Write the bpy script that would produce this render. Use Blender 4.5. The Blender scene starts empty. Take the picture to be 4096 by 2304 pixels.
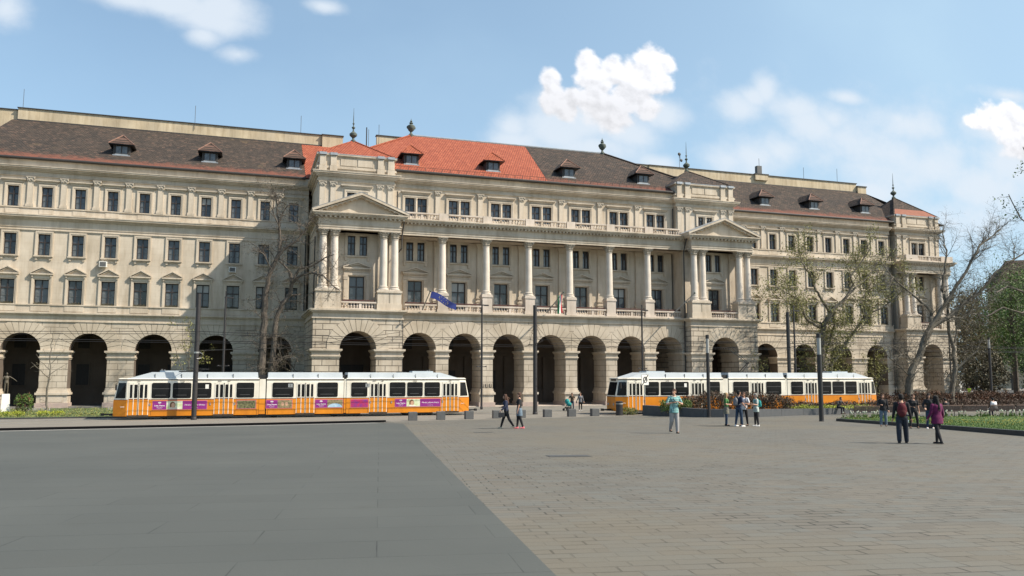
import bpy, math, random
from mathutils import Vector, Matrix, noise
R = random.Random(7)
SC = bpy.context.scene
COL = SC.collection
PI = math.pi

# ------------------------------------------------------------------ camera, sky, sun, exposure
CAMZ = 3.44
def setup():
    ya, pt, ro = 0.3183, 0.1038, 0.0018
    fw = Vector((math.sin(ya)*math.cos(pt), math.cos(ya)*math.cos(pt), math.sin(pt)))
    r0 = Vector((math.cos(ya), -math.sin(ya), 0)); u0 = r0.cross(fw)
    r = r0*math.cos(ro)+u0*math.sin(ro); u = -r0*math.sin(ro)+u0*math.cos(ro)
    cd = bpy.data.cameras.new('camera'); cam = bpy.data.objects.new('camera', cd); COL.objects.link(cam)
    cd.sensor_width = 36; cd.lens = 3228/4096*36; cd.clip_end = 6000; cd.clip_start = .1
    m = Matrix((r, u, -fw)).transposed().to_4x4(); m.translation = Vector((0, 0, CAMZ))
    cam.matrix_world = m; SC.camera = cam
    sd = Vector((-12, 7.5, -14.3)).normalized()
    l = bpy.data.lights.new('sun', 'SUN'); l.energy = 5.0; l.angle = math.radians(.5); l.color = (1, .90, .76)
    lo = bpy.data.objects.new('sun', l); COL.objects.link(lo); lo.rotation_euler = sd.to_track_quat('-Z', 'Y').to_euler()
    w = bpy.data.worlds.new('World'); SC.world = w; w.use_nodes = True
    nt = w.node_tree; nt.nodes.clear(); N = nt.nodes; L = nt.links
    def nd(t, **k):
        n = N.new(t)
        for a, b in k.items(): setattr(n, a, b)
        return n
    def ma(op, a, b=None, c=None, clamp=False):
        n = nd('ShaderNodeMath', operation=op, use_clamp=clamp)
        for i, v in enumerate((a, b, c)):
            if v is None: continue
            if isinstance(v, (int, float)): n.inputs[i].default_value = v
            else: L.new(v, n.inputs[i])
        return n.outputs[0]
    sky = nd('ShaderNodeTexSky', sky_type='NISHITA', sun_disc=False, sun_elevation=math.radians(45.3),
             sun_rotation=math.radians(122), air_density=1.0, dust_density=1.2, ozone_density=2.2, altitude=100)
    bg = nd('ShaderNodeBackground'); bg.inputs[1].default_value = .120
    tint = nd('ShaderNodeMix', data_type='RGBA', blend_type='MULTIPLY'); tint.inputs[0].default_value = 1
    tint.inputs[7].default_value = (1.02, 1.08, 1.02, 1)
    L.new(sky.outputs[0], tint.inputs[6])
    tc = nd('ShaderNodeTexCoord'); sp = nd('ShaderNodeSeparateXYZ'); L.new(tc.outputs['Generated'], sp.inputs[0])
    X, Y, Z = sp.outputs
    yy = ma('MAXIMUM', Y, .05)
    U = ma('DIVIDE', X, yy); V = ma('DIVIDE', Z, yy)
    front = ma('GREATER_THAN', Y, .06)
    nz = nd('ShaderNodeTexNoise'); nz.inputs['Scale'].default_value = 30; nz.inputs['Detail'].default_value = 9; nz.inputs['Roughness'].default_value = .52
    cmb = nd('ShaderNodeCombineXYZ'); L.new(U, cmb.inputs[0]); L.new(ma('MULTIPLY', V, 1.25), cmb.inputs[1]); L.new(cmb.outputs[0], nz.inputs['Vector'])
    nz2 = nd('ShaderNodeTexNoise'); nz2.inputs['Scale'].default_value = 9; nz2.inputs['Detail'].default_value = 7; nz2.inputs['Roughness'].default_value = .6
    L.new(cmb.outputs[0], nz2.inputs['Vector'])
    def blobs(lst):
        acc = None
        for u, v, ru, rv, s in lst:
            du = ma('DIVIDE', ma('SUBTRACT', U, u), ru); dv = ma('DIVIDE', ma('SUBTRACT', V, v), rv)
            d = ma('SQRT', ma('ADD', ma('MULTIPLY', du, du), ma('MULTIPLY', dv, dv)))
            m_ = ma('MULTIPLY', ma('SUBTRACT', 1.0, d), s)
            acc = m_ if acc is None else ma('SMOOTH_MAX', acc, m_, .15)
        return acc
    def ramp(x, a, b):
        n = nd('ShaderNodeMapRange', interpolation_type='SMOOTHSTEP'); n.clamp = True
        L.new(x, n.inputs[0]); n.inputs[1].default_value = a; n.inputs[2].default_value = b
        return n.outputs[0]
    hard = [(0.3845, 0.3959, 0.0152, 0.018, 1), (0.3903, 0.3713, 0.0199, 0.0214, 1), (0.4078, 0.3592, 0.0177, 0.0169, 1), (0.4167, 0.3771, 0.0155, 0.0142, 0.9), (0.441, 0.4255, 0.0206, 0.0196, 1), (0.4529, 0.404, 0.0293, 0.0242, 1), (0.4805, 0.4188, 0.0248, 0.0209, 1), (0.5083, 0.4134, 0.0278, 0.0269, 1), (0.5404, 0.4437, 0.0296, 0.0226, 1), (0.5596, 0.4432, 0.0195, 0.0167, 1), (0.5399, 0.4171, 0.0282, 0.0272, 1), (0.5079, 0.3872, 0.0379, 0.0262, 1), (0.4526, 0.3725, 0.0317, 0.0286, 1), (0.5266, 0.3805, 0.0254, 0.021, 0.9), (0.4767, 0.3579, 0.0309, 0.0207, 0.8), (1.1817, 0.4275, 0.041, 0.0236, 1), (1.2215, 0.4281, 0.0454, 0.0294, 1), (1.2417, 0.4023, 0.055, 0.0421, 1), (1.1419, 0.4166, 0.0261, 0.0123, 0.9)]
    soft = [(0.4403, 0.3428, 0.0796, 0.0352, 1), (0.393, 0.3269, 0.0652, 0.0279, 1), (0.3302, 0.3263, 0.0311, 0.023, 0.9), (0.3358, 0.3077, 0.0513, 0.0219, 0.9), (0.4887, 0.3362, 0.0626, 0.0287, 0.9), (0.5581, 0.3663, 0.0388, 0.0247, 0.95), (0.4519, 0.3101, 0.0736, 0.0283, 0.8), (-0.098, 0.4344, 0.0666, 0.0206, 1.1), (-0.0577, 0.423, 0.0521, 0.0238, 1.1), (-0.0402, 0.4381, 0.0412, 0.0275, 1.1), (-0.0613, 0.4002, 0.0223, 0.0138, 1), (-0.141, 0.4328, 0.0472, 0.0145, 0.9), (-0.2675, 0.4044, 0.0194, 0.0231, 0.8), (-0.021, 0.3821, 0.0192, 0.0099, 0.7), (0.0808, 0.4576, 0.0197, 0.0083, 0.7), (0.6913, 0.3923, 0.0383, 0.0233, 0.85), (0.7306, 0.4242, 0.0213, 0.0249, 0.85), (0.7091, 0.4095, 0.0281, 0.0185, 0.85), (0.7831, 0.4021, 0.0514, 0.0213, 0.7), (0.8183, 0.3745, 0.0635, 0.0315, 0.85), (0.8523, 0.3905, 0.0378, 0.0255, 0.8), (0.8804, 0.4285, 0.0346, 0.0116, 0.8), (1.0035, 0.396, 0.0783, 0.0298, 0.95), (0.98, 0.4035, 0.0322, 0.0185, 0.9), (0.7095, 0.3183, 0.0777, 0.0316, 0.9), (0.7518, 0.3311, 0.043, 0.0308, 0.85), (0.6616, 0.3111, 0.0547, 0.0239, 0.7), (0.5503, 0.2958, 0.0384, 0.0127, 0.8), (0.9181, 0.2761, 0.0466, 0.019, 0.8), (0.8771, 0.3612, 0.0459, 0.0383, 0.7), (1.1798, 0.4033, 0.0807, 0.0346, 0.9), (1.2113, 0.3583, 0.0909, 0.0554, 1), (1.155, 0.3063, 0.0971, 0.0474, 0.85), (1.0829, 0.2419, 0.1371, 0.0395, 0.7), (1.2205, 0.4697, 0.0547, 0.0127, 0.7), (1.0315, 0.3298, 0.1174, 0.0529, 0.5), (0.9297, 0.3469, 0.1616, 0.0517, 0.4)]
    hn = ma('ADD', blobs(hard), ma('MULTIPLY', ma('SUBTRACT', nz.outputs[0], .5), 1.5))
    sn = ma('ADD', blobs(soft), ma('MULTIPLY', ma('SUBTRACT', nz2.outputs[0], .5), 2.0))
    hm = ma('MULTIPLY', ramp(hn, -.32, .22), front); sm = ma('MULTIPLY', ramp(sn, -.55, .75), front)
    # thin high haze streaks and a paler sky towards the right-hand horizon
    st = nd('ShaderNodeTexNoise'); st.inputs['Scale'].default_value = 2.2; st.inputs['Detail'].default_value = 5
    L.new(cmb.outputs[0], st.inputs['Vector'])
    hz = ma('ADD', ma('MULTIPLY', ramp(U, -.2, 1.35), .45), ma('MULTIPLY', ramp(st.outputs[0], .42, .8), .22))
    hz = ma('ADD', hz, ma('ADD', ma('MULTIPLY', ramp(V, .5, .2), .14), .22))
    # cloud body tone: brighter on the sunward edge
    off = nd('ShaderNodeVectorMath', operation='ADD'); L.new(cmb.outputs[0], off.inputs[0]); off.inputs[1].default_value = (.006, .010, 0)
    nz3 = nd('ShaderNodeTexNoise'); nz3.inputs['Scale'].default_value = 30; nz3.inputs['Detail'].default_value = 9; nz3.inputs['Roughness'].default_value = .52; L.new(off.outputs[0], nz3.inputs['Vector'])
    tone = nd('ShaderNodeMapRange'); L.new(ma('SUBTRACT', nz.outputs[0], nz3.outputs[0]), tone.inputs[0]); tone.inputs[1].default_value = -.22; tone.inputs[2].default_value = .06
    tone.inputs[3].default_value = 5.0; tone.inputs[4].default_value = 6.3
    tv = ma('SUBTRACT', tone.outputs[0], ma('MULTIPLY', ramp(V, .43, .35), 1.15))
    def mix(a, b, f):
        n = nd('ShaderNodeMix', data_type='RGBA'); L.new(f, n.inputs[0]); L.new(a, n.inputs[6])
        if isinstance(b, tuple): n.inputs[7].default_value = b
        else: L.new(b, n.inputs[7])
        return n.outputs[2]
    c1 = mix(tint.outputs[2], (3.1, 4.3, 5.3, 1), ma('MULTIPLY', hz, front))
    c2 = mix(c1, (4.5, 4.95, 5.45, 1), ma('MULTIPLY', sm, .88))
    cc = nd('ShaderNodeCombineXYZ'); L.new(ma('MULTIPLY', tv, 1.0), cc.inputs[0]); L.new(ma('MULTIPLY', tv, 1.0), cc.inputs[1]); L.new(ma('MULTIPLY', tv, 1.035), cc.inputs[2])
    c3 = mix(c2, cc.outputs[0], ma('MULTIPLY', hm, .93))
    L.new(c3, bg.inputs[0])
    out = nd('ShaderNodeOutputWorld'); L.new(bg.outputs[0], out.inputs[0])
    SC.view_settings.view_transform = 'Standard'; SC.view_settings.look = 'None'
    SC.view_settings.exposure = 0.56; SC.view_settings.gamma = 1
setup()

# ------------------------------------------------------------------ materials
def mat(name, c, rough=.8, c2=None, nscale=1.0, ndet=4, bump=0.0, bscale=8.0, metal=0.0, brick=None, streak=0.0, spec=.5,
        rough2=None, trans=0.0, emit=None, objrand=0.0, patch=None):
    m = bpy.data.materials.new(name); m.use_nodes = True
    nt = m.node_tree; N = nt.nodes; L = nt.links; b = N['Principled BSDF']
    def v4(x): return (x[0], x[1], x[2], 1)
    b.inputs['Base Color'].default_value = v4(c); b.inputs['Roughness'].default_value = rough
    b.inputs['Metallic'].default_value = metal; b.inputs['Specular IOR Level'].default_value = spec
    if trans: b.inputs['Transmission Weight'].default_value = trans
    if emit: b.inputs['Emission Color'].default_value = v4(emit); b.inputs['Emission Strength'].default_value = 1
    tc = N.new('ShaderNodeTexCoord'); vec = tc.outputs['Object']
    cur = None; hgt = None
    def mixn(a, bb, f, t='MIX'):
        n = N.new('ShaderNodeMix'); n.data_type = 'RGBA'; n.blend_type = t
        for s, i in ((f, 0), (a, 6), (bb, 7)):
            if isinstance(s, (int, float)): n.inputs[i].default_value = s
            elif isinstance(s, tuple): n.inputs[i].default_value = v4(s)
            else: L.new(s, n.inputs[i])
        return n.outputs[2]
    def mr(s, a, bb, lo=0., hi=1.):
        n = N.new('ShaderNodeMapRange'); L.new(s, n.inputs[0])
        for i, x in enumerate((a, bb, lo, hi)): n.inputs[i+1].default_value = x
        return n.outputs[0]
    def nz(sc, det=4, vv=None, rgh=.55):
        n = N.new('ShaderNodeTexNoise'); n.inputs['Scale'].default_value = sc; n.inputs['Detail'].default_value = det; n.inputs['Roughness'].default_value = rgh
        L.new(vv if vv is not None else vec, n.inputs['Vector']); return n.outputs[0]
    if c2 is not None:
        cur = mixn(c, c2, mr(nz(nscale, ndet), .32, .68))
    if brick:
        # brick = dict(ax='xz'|'yz'|'xy'|'rot', w,h,mortar,mc, vary, k, ang)
        sep = N.new('ShaderNodeSeparateXYZ'); L.new(vec, sep.inputs[0]); cb = N.new('ShaderNodeCombineXYZ')
        ax = brick.get('ax', 'xz')
        if ax == 'xy':
            mp = N.new('ShaderNodeMapping'); mp.inputs['Rotation'].default_value[2] = brick.get('ang', 0); L.new(vec, mp.inputs[0])
            bv = mp.outputs[0]
        else:
            if ax == 'sum':
                n = N.new('ShaderNodeMath'); n.operation = 'ADD'; L.new(sep.outputs[0], n.inputs[0]); L.new(sep.outputs[1], n.inputs[1]); L.new(n.outputs[0], cb.inputs[0])
            else: L.new(sep.outputs[0 if ax[0] == 'x' else 1], cb.inputs[0])
            n = N.new('ShaderNodeMath'); n.operation = 'MULTIPLY'; n.inputs[1].default_value = brick.get('k', 1); L.new(sep.outputs[2], n.inputs[0]); L.new(n.outputs[0], cb.inputs[1])
            bv = cb.outputs[0]
        bt = N.new('ShaderNodeTexBrick'); L.new(bv, bt.inputs['Vector']); bt.inputs['Scale'].default_value = 1
        bt.inputs['Brick Width'].default_value = brick['w']; bt.inputs['Row Height'].default_value = brick['h']
        bt.inputs['Mortar Size'].default_value = brick['mortar']; bt.inputs['Mortar Smooth'].default_value = brick.get('smooth', .1); bt.offset = brick.get('off', .5)
        va = brick.get('vary', .0)
        bt.inputs['Color1'].default_value = (1+va, 1+va, 1+va, 1); bt.inputs['Color2'].default_value = (1-va, 1-va*1.05, 1-va*1.1, 1)
        mc = brick.get('mc', .5); bt.inputs['Mortar'].default_value = (mc, mc, mc, 1)
        if brick.get('worn'):
            bt.inputs['Mortar'].default_value = (1, 1, 1, 1)
        cur = mixn(cur if cur is not None else c, bt.outputs['Color'], 1.0, 'MULTIPLY')
        if brick.get('worn'):
            wm = N.new('ShaderNodeMath'); wm.operation = 'MULTIPLY'; L.new(bt.outputs['Fac'], wm.inputs[0]); L.new(mr(nz(brick['worn'], 3), .44, .60, .12, 1-mc), wm.inputs[1])
            cur = mixn(cur, (c[0]*.12, c[1]*.12, c[2]*.12), wm.outputs[0])
        if brick.get('c3'):
            # random reddish or pale single tiles
            w_ = N.new('ShaderNodeTexWhiteNoise'); w_.noise_dimensions = '2D'
            sn = N.new('ShaderNodeVectorMath'); sn.operation = 'SNAP'; sn.inputs[1].default_value = (brick['w'], brick['h'], 1); L.new(bv, sn.inputs[0]); L.new(sn.outputs[0], w_.inputs['Vector'])
            cur = mixn(cur, brick['c3'], mr(w_.outputs[0], brick.get('t0', .7), 1.0, 0, brick.get('t1', .7)))
        if brick.get('low'):
            z0, z1, lc = brick['low']
            n1 = N.new('ShaderNodeMath'); n1.operation = 'ADD'; L.new(sep.outputs[2], n1.inputs[0]); L.new(mr(nz(1.6, 5), .3, .7, -.35, .35), n1.inputs[1])
            cur = mixn(cur, lc, mr(n1.outputs[0], z1, z0, 0, .8))
        hgt = bt.outputs['Fac']
    if streak:
        mp = N.new('ShaderNodeMapping'); mp.inputs['Scale'].default_value = (1.3, 1.3, .16); L.new(vec, mp.inputs[0])
        s = nz(1.5, 7, mp.outputs[0], .65)
        cur = mixn(cur if cur is not None else c, (.55, .50, .43), mr(s, .44, .74, 0, streak), 'MULTIPLY')
        s2 = nz(.35, 5)
        cur = mixn(cur, (.82, .80, .77), mr(s2, .40, .66, 0, 1), 'MULTIPLY')
    if patch:
        sc_, t0, pc, amt = patch
        cur = mixn(cur if cur is not None else c, pc, mr(nz(sc_, 6, None, .6), t0, t0+.14, 0, amt))
    if objrand:
        oi = N.new('ShaderNodeObjectInfo')
        cur = mixn(cur if cur is not None else c, tuple(min(1, x*3.2+.015) for x in c), mr(oi.outputs['Random'], .2, 1, 0, objrand))
    if cur is not None: L.new(cur, b.inputs['Base Color'])
    if bump or (brick and brick.get('bump', 0)):
        bp = N.new('ShaderNodeBump'); bp.inputs['Strength'].default_value = 1; bp.inputs['Distance'].default_value = bump if bump else 0.01
        h1 = nz(bscale, 5)
        L.new(h1, bp.inputs['Height']); o = bp.outputs[0]
        if brick and brick.get('bump', 0):
            b2 = N.new('ShaderNodeBump'); b2.invert = True; b2.inputs['Distance'].default_value = brick['bump']; L.new(hgt, b2.inputs['Height']); L.new(o, b2.inputs['Normal']); o = b2.outputs[0]
        L.new(o, b.inputs['Normal'])
    return m

STONE = (.60, .525, .425); STONE2 = (.52, .455, .365)
M = {}
M['stucco'] = mat('cream_stucco', STONE, .9, STONE2, .25, 6, .006, 14, streak=.55, brick=dict(ax='sum', w=1.5, h=.62, mortar=.008, mc=.86, vary=.012, bump=.004))
M['plain'] = mat('cream_trim', (.59, .515, .415), .88, (.505, .44, .355), .5, 6, .008, 10, streak=.6)
M['ashlar'] = mat('ashlar_stone', (.53, .462, .37), .9, (.44, .385, .31), .35, 6, .008, 12, streak=.5, brick=dict(ax='sum', w=1.55, h=.60, mortar=.022, mc=.42, vary=.035, bump=.03))
M['rust'] = mat('rusticated_stone', (.545, .475, .38), .9, (.455, .395, .315), .35, 6, .008, 12, streak=.5, brick=dict(ax='sum', w=1.35, h=.575, mortar=.04, mc=.36, vary=.04, bump=.06, smooth=.3))
M['vous'] = mat('voussoir_stone', (.54, .470, .375), .9, (.46, .40, .315), .6, 6, .006, 12, streak=.3)
M['joint'] = mat('dark_joint', (.25, .22, .175), .95)
M['column'] = mat('pale_column_stone', (.66, .60, .52), .75, (.57, .51, .44), 1.2, 6, .004, 12, streak=.45)
M['cap'] = mat('weathered_capital_stone', (.46, .41, .34), .9, (.30, .27, .22), 3, 6, .02, 14)
M['ped'] = mat('pale_pedestal_stone', (.60, .52, .45), .8, (.50, .44, .37), .9, 6, .004, 12, streak=.4)
M['pink'] = mat('pink_granite', (.42, .33, .28), .8, (.36, .29, .25), 3, 5)
M['parapet'] = mat('parapet_stucco', (.60, .50, .345), .9, (.50, .425, .31), .5, 6, .006, 10, streak=.75)
RK = 1/math.sin(math.atan(.64))
def roofm(n, ax, **k):
    return mat(n, **k)
M['tile_old'] = mat('old_brown_tile', (.034, .027, .022), .95, (.068, .049, .036), .9, 8, .01, 9,
    brick=dict(ax='xz', k=RK, w=.30, h=.26, mortar=.035, mc=.45, vary=.25, bump=.05, smooth=.5, c3=(.14, .085, .06), t0=.8, t1=.6, low=(24.9, 25.7, (.21, .07, .042))), patch=(.5, .62, (.16, .11, .055), .6))
M['tile_old_side'] = mat('old_brown_tile_side', (.042, .032, .026), .95, (.075, .052, .038), .9, 8, .01, 9,
    brick=dict(ax='yz', k=RK, w=.30, h=.26, mortar=.035, mc=.35, vary=.38, bump=.05, smooth=.5, c3=(.18, .10, .075), t0=.8, t1=.7))
M['tile_new'] = mat('new_orange_tile', (.36, .088, .040), .85, (.29, .066, .030), 1.2, 5, .004, 9,
    brick=dict(ax='xz', k=RK, w=.28, h=.36, mortar=.05, mc=.50, vary=.07, bump=.05, smooth=.7, c3=(.43, .13, .065), t0=.7, t1=.5))
M['tile_new_side'] = mat('new_orange_tile_side', (.35, .085, .040), .85, (.29, .066, .030), 1.2, 5, .004, 9,
    brick=dict(ax='yz', k=RK, w=.28, h=.33, mortar=.05, mc=.38, vary=.12, bump=.06, smooth=.6))
M['tile_band'] = mat('faded_orange_tile_band', (.25, .095, .058), .9, (.20, .075, .045), 1.2, 5)
M['zinc'] = mat('zinc_flashing', (.36, .39, .42), .5, (.26, .28, .30), 2, 5, metal=.3)
M['gutter'] = mat('dark_gutter', (.035, .032, .03), .6)
M['verdi'] = mat('bronze_green_patina', (.10, .125, .105), .7, (.05, .06, .05), 6, 4, .01, 20)
M['frame'] = mat('dark_window_frame', (.030, .022, .02), .55)
M['glass'] = mat('window_glass', (.024, .028, .034), .06, (.05, .055, .06), 1.1, 3, spec=.5, objrand=1.0)
M['curt'] = mat('curtain_behind_glass', (.12, .13, .135), .2, (.05, .055, .06), 3.2, 3, spec=.7)
M['blind'] = mat('pale_blind_behind_glass', (.30, .30, .28), .3)
M['redbox'] = mat('dark_red_flower_box', (.085, .025, .022), .7, (.05, .03, .02), 5, 4)
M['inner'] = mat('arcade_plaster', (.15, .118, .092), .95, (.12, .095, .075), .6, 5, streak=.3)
M['door'] = mat('dark_door', (.02, .016, .014), .6)
M['white'] = mat('white_paint', (.80, .78, .72), .35, (.74, .72, .66), 1.5, 4)
M['tramwhite'] = mat('tram_cream_white_paint', (.80, .765, .66), .36, (.74, .70, .60), .8, 5, spec=.4, streak=.25)
M['tramroof'] = mat('tram_roof_white', (.47, .515, .54), .55, (.40, .44, .465), .8, 5)
M['orange'] = mat('tram_yellow_orange_paint', (.70, .245, .010), .38, (.62, .21, .012), .9, 5, spec=.4, streak=.3)
M['maroon'] = mat('maroon_belt_line', (.10, .02, .012), .4)
M['channel'] = mat('dark_channel_stone', (.010, .010, .011), 1.0, spec=0.0)
M['black'] = mat('black_metal', (.014, .013, .013), .5)
M['rubber'] = mat('black_rubber', (.012, .012, .012), .85)
M['pole'] = mat('dark_brown_grey_pole', (.030, .026, .026), .5, (.022, .02, .02), 5, 4)
M['tglass'] = mat('tram_window_glass', (.007, .008, .009), .08, (.020, .021, .022), .9, 3, spec=.22)
M['steel'] = mat('brushed_steel', (.45, .44, .42), .4, metal=.8)
M['lampglass'] = mat('frosted_lamp_glass', (.34, .335, .32), .25)
M['purple'] = mat('purple_advert_print', (.24, .02, .20), .4)
M['pinkink'] = mat('pink_frame_print', (.55, .16, .19), .45)
M['photo_green'] = mat('printed_photo_green', (.42, .50, .18), .45, (.75, .76, .62), 3, 4)
M['photo_skin'] = mat('printed_photo_skin', (.62, .38, .26), .45, (.45, .25, .15), 4, 3)
M['photo_hair'] = mat('printed_photo_hair', (.16, .07, .03), .45)
M['photo_food'] = mat('printed_photo_market', (.02, .03, .012), .45, (.24, .22, .10), 9, 8)
M['photo_blue'] = mat('printed_photo_pool', (.20, .38, .55), .4, (.55, .66, .72), 2.2, 4)
M['photo_dark'] = mat('printed_photo_hall', (.12, .09, .05), .45, (.34, .28, .14), 6, 6)
M['photo_red'] = mat('printed_photo_red', (.50, .02, .05), .4, (.16, .03, .22), 2.5, 4)
M['ink'] = mat('dark_lettering', (.05, .05, .05), .5)
M['wink'] = mat('white_lettering', (.80, .78, .76), .5)
M['slab'] = mat('smooth_grey_slab', (.061, .066, .060), .8, (.075, .080, .072), .22, 6, .002, 30,
    brick=dict(ax='xy', ang=math.radians(9), w=2.7, h=.95, mortar=.007, mc=.4, worn=.6, vary=.04, bump=.003), patch=(.7, .60, (.062, .065, .057), .55))
M['paver'] = mat('brown_grey_paver', (.130, .115, .090), .88, (.104, .098, .082), .18, 6, .003, 25,
    brick=dict(ax='xy', ang=math.radians(10), w=.46, h=.235, mortar=.014, mc=.0, worn=1.3, vary=.09, bump=.012, c3=(.118, .120, .106), t0=.35, t1=.75, off=.37), patch=(.12, .5, (.132, .115, .082), .6))
M['pavepink'] = mat('flagstone_pavement', (.20, .19, .165), .8, (.165, .158, .14), .3, 5, .003, 20, brick=dict(ax='xy', w=.6, h=.4, mortar=.01, mc=.6, vary=.05))
M['track'] = mat('trackbed_concrete', (.20, .18, .15), .85, (.165, .15, .125), .4, 6, .004, 16)
M['asphalt'] = mat('asphalt', (.05, .05, .05), .85, (.065, .063, .06), .5, 5, .003, 30)
M['kerb'] = mat('dark_granite_kerb', (.030, .030, .032), .6, (.045, .044, .045), 3, 5)
M['kerbl'] = mat('pale_kerb', (.34, .33, .30), .8, (.28, .27, .25), 2, 4)
M['granite'] = mat('grey_granite_block', (.085, .087, .087), .65, (.105, .105, .103), 4, 6, .003, 30)
M['granited'] = mat('dark_granite_planter', (.060, .064, .068), .6, (.078, .08, .083), 3, 6, .003, 30)
M['soil'] = mat('soil', (.06, .045, .03), .95, (.04, .03, .02), 4, 5, .02, 10)
M['grass'] = mat('lawn_grass', (.050, .095, .014), .9, (.075, .125, .02), 1.2, 6, .02, 40, patch=(1.5, .6, (.16, .20, .03), .5))
M['rough'] = mat('rough_grass', (.10, .12, .05), .95, (.06, .09, .03), 1.2, 6, .03, 20)
M['bark'] = mat('grey_bark', (.13, .11, .085), .9, (.10, .085, .07), 3, 6, .02, 14)
M['plane'] = mat('mottled_plane_bark', (.185, .165, .13), .9, (.07, .06, .045), 1.8, 6, .02, 10)
M['darkbark'] = mat('dark_bark', (.075, .06, .048), .95, (.13, .11, .09), 4, 6, .03, 14)
def leafm(n, c, c2): return mat(n, c, .7, c2, 1.3, 4)
M['lf_spring'] = leafm('spring_olive_leaf', (.25, .25, .065), (.17, .16, .045))
M['lf_green'] = leafm('fresh_green_leaf', (.10, .17, .025), (.05, .10, .018))
M['lf_dark'] = leafm('dark_conifer_leaf', (.025, .055, .022), (.045, .085, .03))
M['lf_tan'] = leafm('budding_tan_twig', (.13, .11, .06), (.17, .15, .07))
M['lf_red'] = leafm('red_brown_leaf', (.105, .052, .030), (.06, .042, .024))
M['lf_rust'] = leafm('rust_orange_leaf', (.19, .07, .03), (.09, .05, .024))
M['lf_yel'] = leafm('yellow_green_leaf', (.38, .40, .03), (.24, .30, .03))
M['lf_ivy'] = leafm('dry_ivy_leaf', (.10, .085, .04), (.06, .05, .03))
M['petal'] = mat('white_petal', (.62, .61, .48), .6)
M['petaly'] = mat('yellow_petal', (.75, .50, .02), .6)
M['wood'] = mat('brown_bench_slat', (.15, .095, .072), .7, (.11, .07, .055), 5, 5)
M['skin'] = mat('skin', (.50, .29, .20), .55, spec=.3)
M['skind'] = mat('tanned_skin', (.38, .20, .13), .55, spec=.3)
M['lips'] = mat('lips', (.34, .10, .09), .5)
M['eye'] = mat('dark_eye', (.02, .015, .012), .3)

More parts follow.
